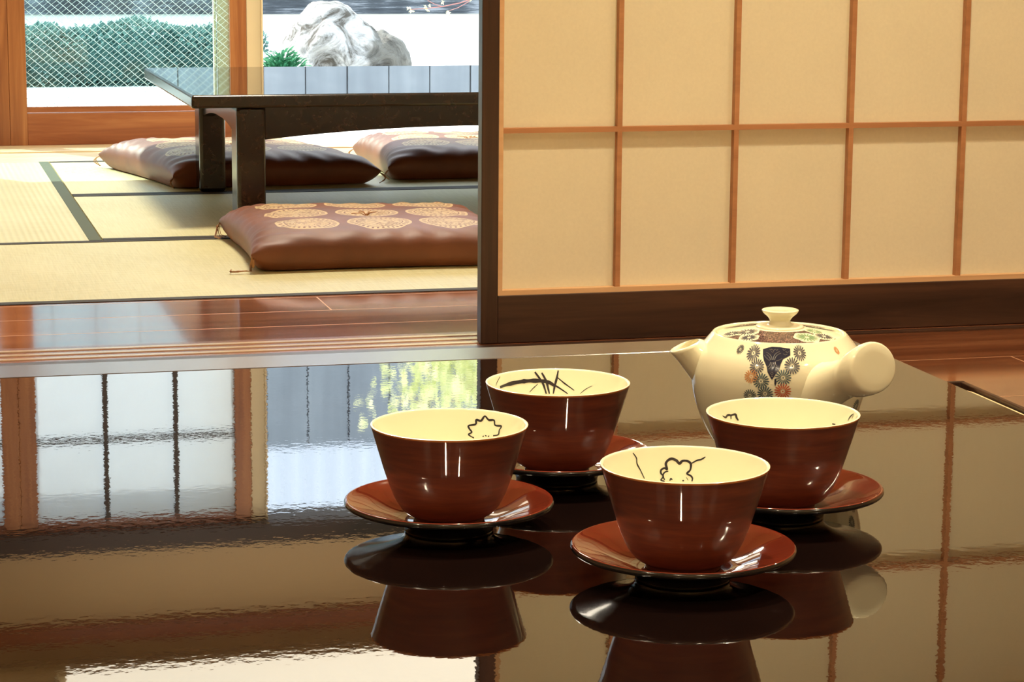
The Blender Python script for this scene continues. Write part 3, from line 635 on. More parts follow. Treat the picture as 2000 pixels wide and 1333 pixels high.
# ---------------------------------------------------------------- cups and saucers
INK= {"0": [[[[2.3953, 0.44554], [2.1377, 0.44612], [1.8869, 0.4465], [1.648, 0.44622], [1.4515, 0.44506], [1.3303, 0.44188]], 0.0016], [[[1.6476, 0.45222], [1.5823, 0.44787], [1.527, 0.44357], [1.4842, 0.43701]], 0.0009], [[[1.5405, 0.45147], [1.4753, 0.44561], [1.4545, 0.44139], [1.4326, 0.43697]], 0.0009], [[[1.2893, 0.45292], [1.3115, 0.44766], [1.3426, 0.4424], [1.3685, 0.43694]], 0.0008], [[[1.3187, 0.4487], [1.1846, 0.44409], [1.0221, 0.4397]], 0.0005], [[[1.4511, 0.44559], [1.3057, 0.44188], [1.1258, 0.43716]], 0.0006], [[[2.3125, 0.45238], [2.4202, 0.45], [2.523, 0.44761]], 0.0003], [[[1.6145, 0.44394], [1.6989, 0.44131], [1.7752, 0.4387]], 0.0003], [[[0.7188, 0.44404], [0.8199, 0.44146], [0.916, 0.43772]], 0.0003]], "1": [[[[0.951, 0.43614], [1.0446, 0.43798], [0.998, 0.43964], [1.0387, 0.44164], [1.0544, 0.44353], [0.9518, 0.44481], [0.9476, 0.44753], [0.8754, 0.44724], [0.8261, 0.45035], [0.7556, 0.44839], [0.6649, 0.4486], [0.6268, 0.44572], [0.508, 0.44593], [0.5305, 0.44334], [0.5317, 0.44041], [0.6255, 0.43913]], 0.0007], [[[0.8141, 0.43765], [0.789, 0.43806]], 0.0004], [[[0.7723, 0.43852], [0.7431, 0.43819]], 0.0004], [[[0.7208, 0.43811], [0.6949, 0.43864]], 0.0004]], "2": [[[[1.5946, 0.43437], [1.5471, 0.43664], [1.5785, 0.43846], [1.5701, 0.44042], [1.5199, 0.44131], [1.485, 0.44057], [1.4999, 0.44374], [1.4623, 0.44594], [1.4093, 0.44659], [1.3531, 0.44559], [1.3124, 0.44382], [1.274, 0.44532], [1.2063, 0.4454], [1.1595, 0.4438], [1.1629, 0.44035], [1.2057, 0.43812], [1.1521, 0.43692], [1.1261, 0.4355], [1.1312, 0.43371]], 0.0008], [[[1.5304, 0.43444], [1.5515, 0.43694], [1.5237, 0.43886], [1.4694, 0.43947]], 0.0006], [[[1.1595, 0.4438], [1.0825, 0.44594], [1.0203, 0.4468], [0.9688, 0.44847]], 0.0005], [[[1.9661, 0.45187], [1.9229, 0.44866], [1.9282, 0.44523], [1.8935, 0.44158], [1.846, 0.43622]], 0.0005], [[[1.4558, 0.43385], [1.4371, 0.4351], [1.4181, 0.43431]], 0.0005], [[[1.2709, 0.43382], [1.2465, 0.43403]], 0.0005], [[[1.5946, 0.43437], [1.5316, 0.43365]], 0.0005], [[[1.2162, 0.43603], [1.1855, 0.43411]], 0.0002]], "3": [[[[2.2625, 0.44581], [2.1957, 0.44424], [2.1367, 0.44527], [2.0709, 0.44475], [2.08, 0.4424]], 0.0007], [[[2.0709, 0.44475], [1.9708, 0.44485], [1.9588, 0.44282], [1.9329, 0.44072]], 0.0009], [[[-0.1092, 0.45196], [-0.0406, 0.44972], [-0.0089, 0.44796], [-0.0029, 0.44623]], 0.0006], [[[-0.1092, 0.45196], [-0.1215, 0.45051], [-0.1062, 0.44878]], 0.0004], [[[0.3654, 0.44108], [0.2913, 0.44132]], 0.0004]]}
FLW= [[-2.4852, 0.47002, 0.00315, 0], [-2.2803, 0.46865, 0.00545, 0], [-1.6677, 0.46963, 0.00516, 0], [-2.1991, 0.46016, 0.00528, 0], [-1.7822, 0.46146, 0.00562, 0], [-2.2523, 0.45334, 0.00487, 2], [-2.1343, 0.45062, 0.00562, 1], [-1.8882, 0.4535, 0.00562, 1], [-1.8897, 0.44408, 0.00562, 3], [-2.0831, 0.44182, 0.00545, 1], [-2.2556, 0.43979, 0.00459, 1], [-1.0809, 0.46922, 0.00258, 2]]
DIA= [[-2.1629, 0.47141], [-2.0982, 0.47262], [-2.0423, 0.47327], [-1.9271, 0.4732], [-1.8585, 0.47274], [-1.7904, 0.47235], [-1.7956, 0.46816], [-1.8468, 0.46686], [-1.8887, 0.46581], [-1.9186, 0.46242], [-1.9319, 0.4592], [-1.968, 0.45642], [-1.994, 0.45359], [-2.013, 0.45186], [-2.0359, 0.45404], [-2.0671, 0.45699], [-2.0819, 0.46047], [-2.1264, 0.46456], [-2.1475, 0.46758]]
DLN= [[[-2.0135, 0.46511], [-2.0102, 0.46691], [-1.9918, 0.46874], [-1.9671, 0.4698], [-1.9349, 0.47051]], [[-1.993, 0.465], [-1.9889, 0.46653], [-1.9717, 0.46789], [-1.9469, 0.46881], [-1.9171, 0.46951]], [[-2.0256, 0.46509], [-2.0316, 0.46661], [-2.0551, 0.46825], [-2.0856, 0.4692], [-2.1137, 0.46974]], [[-2.0456, 0.46489], [-2.0538, 0.4663], [-2.0742, 0.46738], [-2.1012, 0.46823]], [[-2.0231, 0.46354], [-2.0238, 0.46196], [-2.0362, 0.46033], [-2.0574, 0.45904]], [[-2.0412, 0.46365], [-2.0447, 0.46217], [-2.0566, 0.46109], [-2.071, 0.4604]], [[-2.0032, 0.46359], [-1.9952, 0.46176], [-1.9782, 0.46009], [-1.9487, 0.45863]], [[-1.9857, 0.46388], [-1.9782, 0.46232], [-1.9596, 0.46088], [-1.9381, 0.46017]], [[-1.9793, 0.46451], [-1.9445, 0.46498], [-1.8989, 0.46631]], [[-2.1315, 0.46763], [-2.0944, 0.46594], [-2.0549, 0.4645]], [[-2.0288, 0.45737], [-2.0149, 0.45653], [-2.0025, 0.45744]], [[-2.0333, 0.45626], [-2.0156, 0.4552], [-1.9996, 0.45624]], [[-2.022, 0.45408], [-2.0132, 0.45466], [-2.0071, 0.45389]], [[-2.073, 0.47181], [-2.0555, 0.47112], [-2.0414, 0.47188]], [[-2.0329, 0.47158], [-2.0148, 0.4709], [-1.9995, 0.47175]], [[-1.9918, 0.47187], [-1.9751, 0.47107], [-1.958, 0.47182]], [[-2.0471, 0.47042], [-2.0281, 0.46974], [-2.0119, 0.47049]], [[-1.8928, 0.47209], [-1.8763, 0.47108], [-1.8568, 0.47192]], [[-1.8544, 0.47068], [-1.8331, 0.46987], [-1.8068, 0.4706]], [[-1.8879, 0.46913], [-1.8615, 0.46833], [-1.8341, 0.46906]]]

CUPS = [(0.4431, 1.5582), (0.3381, 1.4392), (0.4477, 1.2988), (0.5585, 1.4267)]
CZ = 0.392
def interp(prof, z):
    for (r0, z0), (r1, z1) in zip(prof, prof[1:]):
        if z0 <= z <= z1 and z1 > z0: return r0 + (r1 - r0) * (z - z0) / (z1 - z0)
    return prof[-1][0] if z > prof[-1][1] else prof[0][0]
def smooth_prof(p, it=2):
    for _ in range(it):
        q = [p[0]]
        for a, b in zip(p, p[1:]): q += [(a[0] * .75 + b[0] * .25, a[1] * .75 + b[1] * .25), (a[0] * .25 + b[0] * .75, a[1] * .25 + b[1] * .75)]
        q.append(p[-1]); p = q
    return p
OUT = [(.0225, 0), (.0230, .003), (.0290, .0055), (.0349, .014), (.0404, .029), (.0454, .046), (.0498, .0608)]
INN = [(0.0205, 0.0045), (.0270, .0065), (.0325, .0145), (.0380, .029), (.0432, .046), (.0481, .0612)]
OUTS, INNS = smooth_prof(OUT), smooth_prof(INN)
def ink_strip(m, pts, w, z0, mi):
    # pts: (angle, absolute z) on the lining; a ribbon of width w just clear of the glaze
    dense = []
    n = len(pts)
    for i in range(n - 1):
        p0 = pts[max(i - 1, 0)]; p1 = pts[i]; p2 = pts[i + 1]; p3 = pts[min(i + 2, n - 1)]
        for k in range(6):
            t = k / 6
            dense.append(tuple(0.5 * ((2 * p1[c]) + (-p0[c] + p2[c]) * t + (2 * p0[c] - 5 * p1[c] + 4 * p2[c] - p3[c]) * t * t + (-p0[c] + 3 * p1[c] - 3 * p2[c] + p3[c]) * t ** 3) for c in (0, 1)))
    dense.append(pts[-1]); P3 = []
    for a, z in dense:
        r = interp(INNS, z - z0) - 0.00025; P3.append(Vector((r * math.cos(a), r * math.sin(a), z - z0)))
    vs = []; N_ = len(P3)
    for i, p in enumerate(P3):
        t = (P3[min(i + 1, N_ - 1)] - P3[max(i - 1, 0)]); nr = Vector((-p.x, -p.y, 0.012)).normalized()
        s_ = t.cross(nr)
        s_ = s_.normalized() if s_.length > 1e-9 else Vector((0, 0, 1))
        q = i / max(1, N_ - 1); ww = 2.2 * w * (0.35 + 0.65 * math.sin(PI * min(1, max(0, 0.12 + 0.8 * q)))) * (0.85 + 0.3 * noise.noise(p * 300))
        vs += [p + s_ * ww * 0.5, p - s_ * ww * 0.5]
    m.add(vs, [(2 * i, 2 * i + 1, 2 * i + 3, 2 * i + 2) for i in range(N_ - 1)], mi, True)
cup_labels = ['reddish brown teacup with ink grass blades inside, the farthest of the four cups',
              'reddish brown teacup with a leaf shaped ink flower inside, leftmost of the four cups',
              'reddish brown teacup with an ink plum blossom inside, nearest the viewer',
              'reddish brown teacup standing directly in front of the teapot']
saucer_labels = ['red and black lacquer saucer mostly hidden beneath the farthest teacup',
                 'red and black lacquer saucer beneath the leftmost teacup',
                 'red and black lacquer saucer beneath the teacup nearest the viewer',
                 'red and black lacquer saucer beneath the teacup in front of the teapot']
SU = [(0.0, .0012), (.0255, .0010), (.0260, 0), (.0285, 0), (.0284, .0022), (.0298, .0050), (.0345, .0084), (.0420, .0115), (.0500, .0137), (.0590, .0158), (.0650, .0168), (.0670, .0182), (.0669, .0200), (.0662, .0208)]
ST = [(.0662, .0208), (.0656, .0212), (.0640, .0207), (.0600, .0190), (.0480, .0148), (.0360, .0096), (.0275, .0073), (.0, .0070)]
for i, (cx, cy) in enumerate(CUPS):
    s_ = empty('saucer', (cx, cy, TZ), saucer_labels[i], 'saucer', 'lacquer saucers on the near table')
    MB().lathe(smooth_prof(SU), seg=128).build('underside', M['saucer_black'], s_, label='black lacquered foot and underside')
    MB().lathe(smooth_prof(ST), seg=128).build('dish', M['saucer_red'], s_, label='red lacquered dish')
    c = empty('teacup', (cx, cy, CZ), cup_labels[i], 'teacup', 'teacups on the near table')
    wl = MB(); wl.lathe([(0, 0.0025), (.020, .0025), (.0205, 0.0)] + OUTS, seg=128)
    wl.build('cup_wall', M['cup'], c, label='reddish brown lacquered outside')
    lip = MB(); lip.lathe([(.0498, .0608), (.05005, .0614), (.0500, .0619)], seg=128, mi=0)
    lip.build('lip', M['cup_lip'], c, label='thin orange brown lip')
    li = MB(); li.lathe([(0, .0040), (.0205, .0045)] + INNS + [(.0483, .0616), (.0490, .0622), (.0500, .0619)], seg=128)
    for pl, w in INK[str(i)]:
        if len(pl) > 1: ink_strip(li, pl, w, CZ, 1)
    li.build('lining', [M['porcelain'], M['ink']], c, fix=False, label='cream glazed inside with an ink drawing')

# ---------------------------------------------------------------- teapot
PX, PY = 0.622, 1.600
e = empty('teapot', (PX, PY, TZ), 'cream porcelain side handled teapot painted with chrysanthemums', 'teapot')
PB = [(.036, 0), (.042, .004), (.0525, .019), (.0595, .036), (.0632, .052), (.0638, .064), (.0600, .0765), (.0530, .0850), (.0492, .0898), (.0482, .0908)]
PBS = smooth_prof(PB, 3)
body = MB(); body.lathe([(0, 0.002), (.030, .002), (.031, 0)] + PBS + [(.0470, .0910), (.0458, .0900), (.0455, .060)], seg=160)
def on_pot(a, z, off=0.0003):
    r = interp(PBS, z) + off; return (r * math.cos(a), r * math.sin(a), z)
def kiku(m, a0, z0, R, mi, petals=17, r0=0.24, surf=on_pot, rad=0.06):
    for k in range(petals):
        t = 2 * PI * k / petals; w_ = 0.115
        P_ = []
        for q, ww in ((r0, 0.25), (0.55, 0.85), (0.86, 1.0), (1.0, 0.45)):
            for s_ in (-1, 1):
                x = R * (q * math.cos(t) - s_ * ww * w_ * math.sin(t) * 0.75); z = R * (q * math.sin(t) + s_ * ww * w_ * math.cos(t) * 0.75)
                P_.append(surf(a0 + x / rad, z0 + z))
        m.add(P_, [(0, 1, 3, 2), (2, 3, 5, 4), (4, 5, 7, 6)], mi, True)
    c = [surf(a0 + R * .10 * math.cos(2 * PI * k / 10) / rad, z0 + R * .10 * math.sin(2 * PI * k / 10), 0.00035) for k in range(10)] if surf is on_pot else None
    if c: m.add(c, [tuple(range(10))], mi, True)
for a, z, r, c in FLW: kiku(body, a, z - TZ, r, 1 + c)
# more sprays round the far and right side so the painting goes on round the pot
for a, z, r, c in ((-0.86, .030, .0048, 0), (-0.80, .043, .0050, 1), (-0.70, .020, .0044, 2), (-0.66, .033, .0050, 0), (-0.90, .016, .0040, 1), (2.2, .07, .0055, 0), (2.4, .06, .0055, 1), (2.1, .055, .0055, 3), (1.2, .07, .0055, 0), (1.0, .06, .0055, 1), (-2.02, .045, .0054, 1), (-2.2, .043, .005, 0), (-1.9, .034, .0052, 3)): kiku(body, a, z, r, 1 + c)
# dark lattice lozenge between the flowers
dz = [(a, z - TZ) for a, z in DIA]
ca = sum(p[0] for p in dz) / len(dz); cz_ = sum(p[1] for p in dz) / len(dz)
def lozenge(m, poly, mi, off):
    # filled fan in three rings so that it follows the curve of the pot
    cx_, cz0 = sum(p[0] for p in poly) / len(poly), sum(p[1] for p in poly) / len(poly); n = len(poly); vs = [on_pot(cx_, cz0, off)]
    for q in (0.33, 0.66, 1.0):
        for a, z in poly: vs.append(on_pot(cx_ + (a - cx_) * q, cz0 + (z - cz0) * q, off))
    fs = [(0, 1 + i, 1 + (i + 1) % n) for i in range(n)]
    for k in range(2): fs += [(1 + k * n + i, 1 + (k + 1) * n + i, 1 + (k + 1) * n + (i + 1) % n, 1 + k * n + (i + 1) % n) for i in range(n)]
    m.add(vs, fs, mi, True)
lozenge(body, dz, 5, 0.0003)
lozenge(body, [(-1.985, .0680), (-1.965, .0680), (-1.960, .0655), (-1.975, .0628), (-1.985, .0650)], 5, 0.0003)
def pot_line(m, pts, w_, mi, off=0.0005):
    P3 = [Vector(on_pot(a, z, off)) for a, z in pts]; vs = []
    for i, p in enumerate(P3):
        t = P3[min(i + 1, len(P3) - 1)] - P3[max(i - 1, 0)]; s_ = t.cross(Vector((p.x, p.y, 0))).normalized() * w_ * .5; vs += [p + s_, p - s_]
    m.add(vs, [(2 * i, 2 * i + 1, 2 * i + 3, 2 * i + 2) for i in range(len(P3) - 1)], mi, True)
for l in DLN: pot_line(body, [(a, z - TZ) for a, z in l], 0.00045, 6)
o = body.build('pot_body', [M['pot'], M['enamel0'], M['enamel1'], M['enamel2'], M['enamel3'], M['enamel_navy'], M['enamel_line']], e, fix=False, label='rounded cream body with painted grey, teal and orange chrysanthemums')
# spout
sp = Vector((-0.972, 0.235, 0)); up = Vector((0, 0, 1)); side = sp.cross(up)
rs = []
for s_, z, r, tilt in ((0.046, 0.0610, 0.0185, 35), (0.0525, 0.0660, 0.0158, 38), (0.0580, 0.0712, 0.0140, 44), (0.0628, 0.0757, 0.0126, 52), (0.0668, 0.0792, 0.0122, 62), (0.0685, 0.0806, 0.0123, 68)):
    ax = (sp * math.cos(R_(tilt)) + up * math.sin(R_(tilt))).normalized(); v = ax.cross(side).normalized(); rs.append((sp * s_ + up * z, side, v, r))
inner = []
for (c_, u_, v_, r_) in reversed(rs): inner.append((Vector(c_) + (Vector((0, 0, 0.0006)) if r_ > .0115 else Vector((0, 0, 0))), u_, v_, r_ - 0.0022))
MB().rings(rs + inner, cap=False).build('spout', M['pot'], e, label='short upturned spout')
# handle: flares out of the body, narrows, then swells to a rounded drum end
root = Vector((0.010, -0.052, 0.058)); endc = Vector((0.031, -0.098, 0.0815)); nrm_end = Vector((0.12, -0.97, 0.20)).normalized(); ax0 = (endc - root).normalized()
rs = []
for t, r in ((-0.15, .024), (0.0, .0215), (0.12, .0185), (0.26, .0160), (0.42, .0146), (0.56, .0142), (0.66, .0150), (0.74, .0168), (0.84, .0178), (0.93, .0182), (0.985, .0181), (1.01, .0177), (1.025, .0170), (1.035, .0158), (1.038, .010)):
    c_ = root.lerp(endc, t); a_ = ax0.lerp(nrm_end, min(1, max(0, t * 1.15))).normalized()
    u_ = a_.cross(up).normalized(); v_ = u_.cross(a_).normalized(); rs.append((c_, u_, v_, r))
MB().rings(rs).build('handle', M['pot'], e, label='stubby side handle with a round flat end')
# lid
LD = [(.0453, .0870), (.0450, .0892), (.0438, .0898), (.0380, .0910), (.0300, .0925), (.0200, .0942), (.0175, .0946)]
lid = MB(); LDS = smooth_prof([(0, .0952), (.0168, .0950), (.0178, .0946)] + LD[::-1][1:] , 2)
lid.lathe(LDS, seg=128)
def on_lid(r, a, off=0.00025):
    p = sorted(LDS); z = p[-1][1]
    for (r0, z0), (r1, z1) in zip(p, p[1:]):
        if r0 <= r <= r1 and r1 > r0: z = z0 + (z1 - z0) * (r - r0) / (r1 - r0); break
    return (r * math.cos(a), r * math.sin(a), z + off)
def lid_patch(a0, a1, r0, r1, mi, off=0.00025):
    vs = []; na, nr = 28, 8
    for i in range(na + 1):
        for j in range(nr + 1):
            a = a0 + (a1 - a0) * i / na; r = r0 + (r1 - r0) * j / nr; vs.append(on_lid(r, a, off))
    lid.add(vs, [(i * (nr + 1) + j, i * (nr + 1) + j + 1, (i + 1) * (nr + 1) + j + 1, (i + 1) * (nr + 1) + j) for i in range(na) for j in range(nr)], mi, True)
def lid_disc(x, y, R, mi, off):
    n = 26; vs = []
    for q in (0, .5, 1):
        for k in range(n):
            t = 2 * PI * k / n; rr = R * q * (1 + 0.07 * math.cos(6 * t) if q == 1 else 1); px, py = x + rr * math.cos(t), y + rr * math.sin(t)
            vs.append(on_lid(min(.0438, math.hypot(px, py)), math.atan2(py, px), off))
    lid.add(vs, [(q * n + k, q * n + (k + 1) % n, (q + 1) * n + (k + 1) % n, (q + 1) * n + k) for q in range(2) for k in range(n)], mi, True)
va = math.atan2(-PY, -PX)                       # towards the viewer's side of the room
for a0, a1 in ((va - 1.10, va + 1.18), (va + 1.9, va + 2.9), (va - 2.9, va - 1.9)): lid_patch(a0, a1, .0205, .0435, 1)
def lk(a, r, R, mi):
    x, y = r * math.cos(a), r * math.sin(a); lid_disc(x, y, R * 1.22, 0, .0004)
    for k in range(17):
        t = 2 * PI * k / 17; w_ = 0.13 * R; vs = []
        for q, ww in ((.22, .3), (.6, .9), (1.0, .5)):
            for s_ in (-1, 1):
                px = x + R * q * math.cos(t) - s_ * ww * w_ * math.sin(t) * .7; py = y + R * q * math.sin(t) + s_ * ww * w_ * math.cos(t) * .7
                vs.append(on_lid(min(.0438, math.hypot(px, py)), math.atan2(py, px), .00055))
        lid.add(vs, [(0, 1, 3, 2), (2, 3, 5, 4)], mi, True)
for a, r, R, mi in ((va - .62, .0375, .0062, 2), (va - .95, .0285, .0075, 2), (va - 1.15, .0375, .006, 2), (va + .62, .0335, .0080, 3), (va + 1.05, .0365, .0065, 2), (va + 1.25, .026, .006, 3), (va + 2.2, .033, .008, 2), (va - 2.3, .033, .008, 2)): lk(a, r, R, mi)
lid.build('lid', [M['pot'], M['lid_band'], M['enamel0'], M['enamel_green']], e, fix=False, label='sunken lid with a dark patterned band and flowers')
kn = MB(); kn.lathe(smooth_prof([(.0175, .0948), (.0170, .0962), (.0095, .0966), (.0076, .0985), (.0074, .1000), (.0090, .1022), (.0122, .1048), (.0133, .1065), (.0134, .1074), (.0118, .1078), (.0040, .1073), (0, .1072)]), seg=80)
kn.build('lid_knob', M['pot'], e, label='flat topped round knob')

# ---------------------------------------------------------------- garden
struct(B(-7, 10, 8.36, 26, -0.12, -0.04).build('ground', M['gravel']), 'white gravel of the garden')
fe = MB(); x = -5.0; k = 0
while x < 9:
    wv = 0.296; fe.box(x, x + wv, 17.0 + 0.006 * (k % 3), 17.03 + 0.006 * (k % 3), 0.085, 3.86); x += 0.305; k += 1
e = empty('board_fence', (0, 17, -0.04), 'tall dark grey board fence closing the far side of the garden', 'fence')
fe.build('boards', M['fence'], e, base=(0, 0, 0)).location = (0, -17, 0.04)
B(-5.1, 9.1, 16.96, 17.0, 0.085, 0.50).build('skirt', M['skirt'], e, label='dark rough skirting boards at the foot of the fence').location = (0, -17, 0.04)
B(-5.0, 9.0, 17.06, 17.08, 0.085, 3.84).build('added_backing', M['skirt'], e).location = (0, -17, 0.04)  # dark sheet added to block the bright view through the gaps
c_ = B(-5.2, 9.2, 16.98, 17.12, -0.04, 0.085).build('plinth', M['curb'], e, label='pale concrete plinth'); c_.location = (0, -17, 0.04)
sd = MB(); n = 700; vs = []
for i in range(n + 1):
    x = -8 + 20 * i / n; y = 20.0 + 0.03 * math.sin(i * 0.9); vs += [(x, y, -0.04), (x, y, 5.6), (x, y + .06, -0.04), (x, y + .06, 5.6)]
sd.add(vs, [q for i in range(n) for q in ((4 * i, 4 * i + 4, 4 * i + 5, 4 * i + 1), (4 * i + 2, 4 * i + 3, 4 * i + 7, 4 * i + 6), (4 * i + 1, 4 * i + 5, 4 * i + 7, 4 * i + 3))])
tag(sd.build('corrugated_wall', M['siding'], base=(0, 20, -0.04)), 'white ribbed wall of the neighbouring building beyond the fence', 'wall')

# garden rock: two fused boulders, weathered
rk = bmesh.new()
for (cx, cy, cz, rx, ry, rz, sub) in ((2.03, 11.15, 0.06, 0.215, 0.30, 0.325, 5), (2.265, 11.10, 0.02, 0.135, 0.24, 0.215, 5), (1.92, 11.05, -0.02, 0.13, 0.25, 0.16, 4), (2.14, 11.1, .03, .17, .28, .25, 5)):
    s_ = bmesh.ops.create_icosphere(rk, subdivisions=sub, radius=1.0)
    for v in s_['verts']:
        d = v.co.copy(); v.co = Vector((cx + d.x * rx, cy + d.y * ry, cz + d.z * rz))
for f in rk.faces: f.smooth = True
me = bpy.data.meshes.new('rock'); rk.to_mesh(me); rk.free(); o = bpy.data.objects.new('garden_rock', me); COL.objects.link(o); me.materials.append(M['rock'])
for v in me.vertices: v.co -= Vector((2.08, 11.1, -0.04))
o.location = (2.08, 11.1, -0.04)
rm = o.modifiers.new('fuse', 'REMESH'); rm.mode = 'VOXEL'; rm.voxel_size = 0.012; rm.use_smooth_shade = True
tx = bpy.data.textures.new('rock_relief', 'CLOUDS'); tx.noise_scale = 0.16; tx.noise_depth = 5
dm = o.modifiers.new('relief', 'DISPLACE'); dm.texture = tx; dm.strength = 0.09; dm.mid_level = 0.5; dm.texture_coords = 'LOCAL'
tag(o, 'pale weathered boulder with a darker right shoulder standing in the gravel', 'rock')

def leaf(m, p, d, up_, L_, w_, mi=0):
    d = d.normalized(); s_ = d.cross(up_); s_ = s_.normalized() if s_.length > 1e-6 else Vector((1, 0, 0)); u_ = s_.cross(d).normalized()
    m.add([p, p + d * L_ * .35 + s_ * w_ + u_ * w_ * .3, p + d * L_ * .7 + s_ * w_ * .8 + u_ * w_ * .2, p + d * L_ - u_ * L_ * .12, p + d * L_ * .7 - s_ * w_ * .8 + u_ * w_ * .2, p + d * L_ * .35 - s_ * w_ + u_ * w_ * .3, p + d * L_ * .5], [(0, 1, 6), (1, 2, 6), (2, 3, 6), (3, 4, 6), (4, 5, 6), (5, 0, 6)], mi, False)
def rv(rn): return Vector((rn.uniform(-1, 1), rn.uniform(-1, 1), rn.uniform(-1, 1)))
def shrub(name, loc, rx, ry, rz, count, L_, w_, mat, label, cat, seed, group=None):
    rn = random.Random(seed); e = empty(name, loc, label, cat, group); m = MB(); st = MB()
    for k in range(14):
        a = rn.uniform(0, 6.28); q = rn.uniform(.3, .9); tip = Vector((rx * q * math.cos(a), ry * q * math.sin(a), rz * rn.uniform(.6, 1.3)))
        st.tube([(0, 0, 0), tip * .5 + Vector((0, 0, rz * .1)), tip], 0.004 + .01 * rz, 5, taper=.4)
    for k in range(count):
        while True:
            p = rv(rn)
            if 0.45 < p.length < 1 and p.z > -0.75: break
        bumpy = 1 + 0.18 * noise.noise(p * 2.5 + Vector((seed, 0, 0)))
        q = Vector((p.x * rx * bumpy, p.y * ry * bumpy, rz + p.z * rz * bumpy)); leaf(m, q, p + rv(rn) * .9, Vector((0, 0, 1)) + rv(rn) * .3, L_ * rn.uniform(.7, 1.3), w_)
    st.build('stems', M['twig'], e); m.build('foliage', mat, e, fix=False); return e
rn = random.Random(31); e = empty('clipped_hedge', (0.70, 11.85, -0.04), 'low clipped hedge seen through the wired glass of the window', 'hedge'); m = MB(); st = MB()
for k in range(26):
    x = -1.1 + 2.2 * k / 25; st.tube([(x, 0, 0), (x + rn.uniform(-.05, .05), rn.uniform(-.1, .1), .10), (x + rn.uniform(-.1, .1), rn.uniform(-.2, .2), .2)], 0.006, 5, taper=.4)
for k in range(11000):
    x = rn.uniform(-1.12, 1.12); a = rn.uniform(-0.25, PI + 0.25); hgt = 0.25 + 0.045 * noise.noise(Vector((x * 3.1, 0, 4))) + 0.02 * noise.noise(Vector((x * 9, 1, 4)))
    q = 0.8 + 0.25 * rn.random() ** 0.5; p = Vector((x, -0.26 * q * math.cos(a), 0.03 + max(-.02, hgt * q * math.sin(a)) * 0.92))
    leaf(m, p, Vector((rn.uniform(-.6, .6), -math.cos(a), math.sin(a))) + rv(rn) * .8, Vector((0, 0, 1)) + rv(rn) * .3, rn.uniform(.022, .04), .009)
cm = MB(); nn = 60; vs = []
for i in range(nn + 1):
    x = -1.10 + 2.20 * i / nn; hgt = 0.25 + 0.045 * noise.noise(Vector((x * 3.1, 0, 4))) + 0.02 * noise.noise(Vector((x * 9, 1, 4))); tp = 1 if 0 < i < nn else 0.6
    for k in range(13): a = PI * k / 12; vs.append((x, -0.215 * tp * math.cos(a), 0.02 + hgt * 0.76 * tp * math.sin(a)))
cm.add(vs, [(i * 13 + k, i * 13 + k + 1, (i + 1) * 13 + k + 1, (i + 1) * 13 + k) for i in range(nn) for k in range(12)] + [tuple(range(13)), tuple(nn * 13 + k for k in range(13))], 0, True)
m.v, m.f, m.m, m.sm = m.v, m.f, m.m, m.sm; m.add(cm.v, cm.f, 0, True)
st.build('stems', M['twig'], e); m.build('foliage', M['leaf_hedge'], e, fix=False)
# dark grassy tuft left of the boulder
rn = random.Random(5); e = empty('leafy_plant', (1.715, 10.58, -0.04), 'bright green leafy plant growing at the left foot of the boulder', 'plant'); m = MB()
for k in range(900):
    a = rn.uniform(0, 6.28); q = rn.uniform(0, 1) ** .5; p = Vector((0.09 * q * math.cos(a), 0.08 * q * math.sin(a), rn.uniform(.0, .235) * (1 - .35 * q)))
    leaf(m, p, Vector((math.cos(a), math.sin(a), rn.uniform(.1, 1.5))), Vector((0, 0, 1)) + rv(rn) * .4, rn.uniform(.03, .055), .007)
m.build('foliage', M['leaf_green'], e, fix=False)
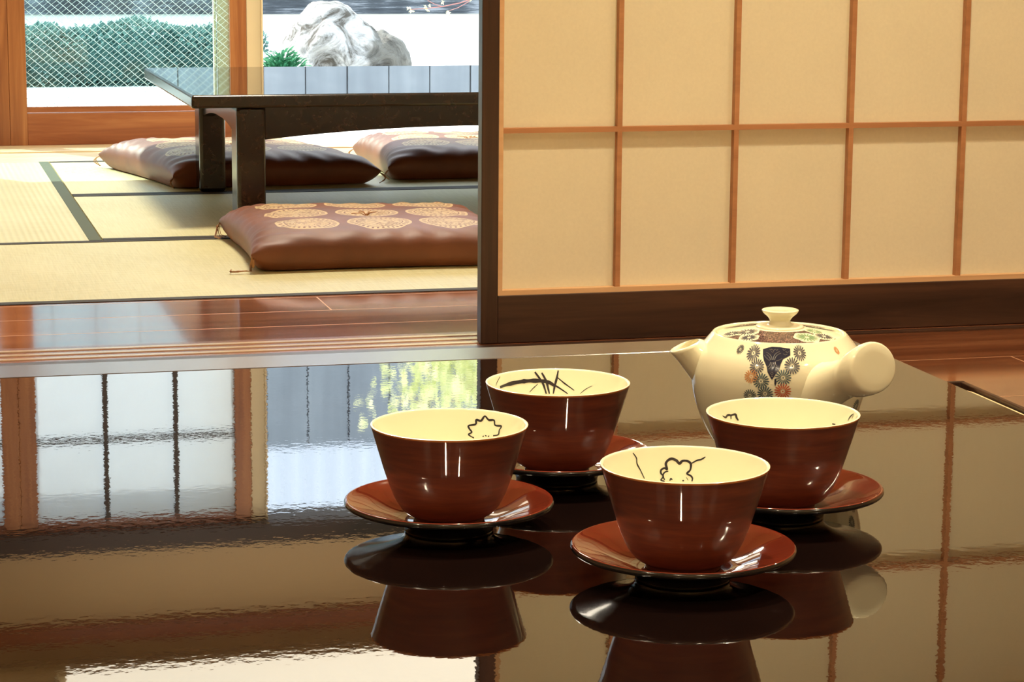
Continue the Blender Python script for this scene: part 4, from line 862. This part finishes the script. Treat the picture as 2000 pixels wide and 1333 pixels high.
# young maple at the right: pale leaves overhead and one budding branch hanging into view
e = empty('young_maple', (3.75, 12.1, -0.04), 'young maple with pale leaves and a budding pink branch above the gravel', 'tree'); tk = MB(); lf = MB(); rn = random.Random(9)
tk.tube([(0, 0, 0), (-.03, .02, .7), (-.12, 0, 1.4), (-.35, -.05, 2.0), (-.6, -.1, 2.5)], 0.035, 10, taper=.35)
for k in range(16):
    z = rn.uniform(1.5, 2.6); b = Vector((-.1 - (z - 1.3) * .35, 0, z)); t = b + Vector((rn.uniform(-1.0, .2), rn.uniform(-.5, .5), rn.uniform(.0, .5)))
    tk.tube([b, b.lerp(t, .5) + Vector((0, 0, .06)), t], 0.008, 6, taper=.3)
    for j in range(150):
        c_ = b.lerp(t, rn.uniform(.3, 1.1)) + rv(rn) * .16; leaf(lf, c_, rv(rn), rv(rn), rn.uniform(.05, .08), .018)
tk.build('trunk', M['twig'], e); lf.build('foliage', M['leaf_pale'], e, fix=False)
br = MB(); bd = MB(); o_ = Vector((3.75, 12.1, -0.04)); g = lambda x, y, z: Vector((x, y, z)) - o_
main = [g(3.50, 12.0, .62), g(3.15, 11.7, .50), g(2.84, 11.5, .388), g(2.75, 11.5, .358), g(2.66, 11.5, .340), g(2.58, 11.5, .331), g(2.495, 11.5, .326)]
br.tube(main, .0045, 6, taper=.35); br.tube([g(2.84, 11.5, .39), g(2.74, 11.5, .335), g(2.68, 11.5, .315)], .002, 5, taper=.5); br.tube([g(2.66, 11.5, .34), g(2.62, 11.5, .352), g(2.585, 11.5, .37)], .0018, 5); br.tube([g(3.0, 11.6, .44), g(2.8, 11.5, .40), g(2.65, 11.5, .385)], .002, 5)
for p in (g(2.49, 11.5, .332), g(2.505, 11.5, .318), g(2.575, 11.5, .338), g(2.60, 11.5, .345), g(2.585, 11.5, .325), g(2.69, 11.5, .309), g(2.695, 11.5, .30), g(2.80, 11.5, .372), g(2.66, 11.5, .36)):
    for k in range(7): leaf(bd, p + rv(rn) * .003, rv(rn), rv(rn), .014, .0045)
br.build('branch', M['twig'], e, label='thin pinkish branch'); bd.build('bud_leaves', M['leaf_pale'], e, fix=False, label='small yellow green buds')
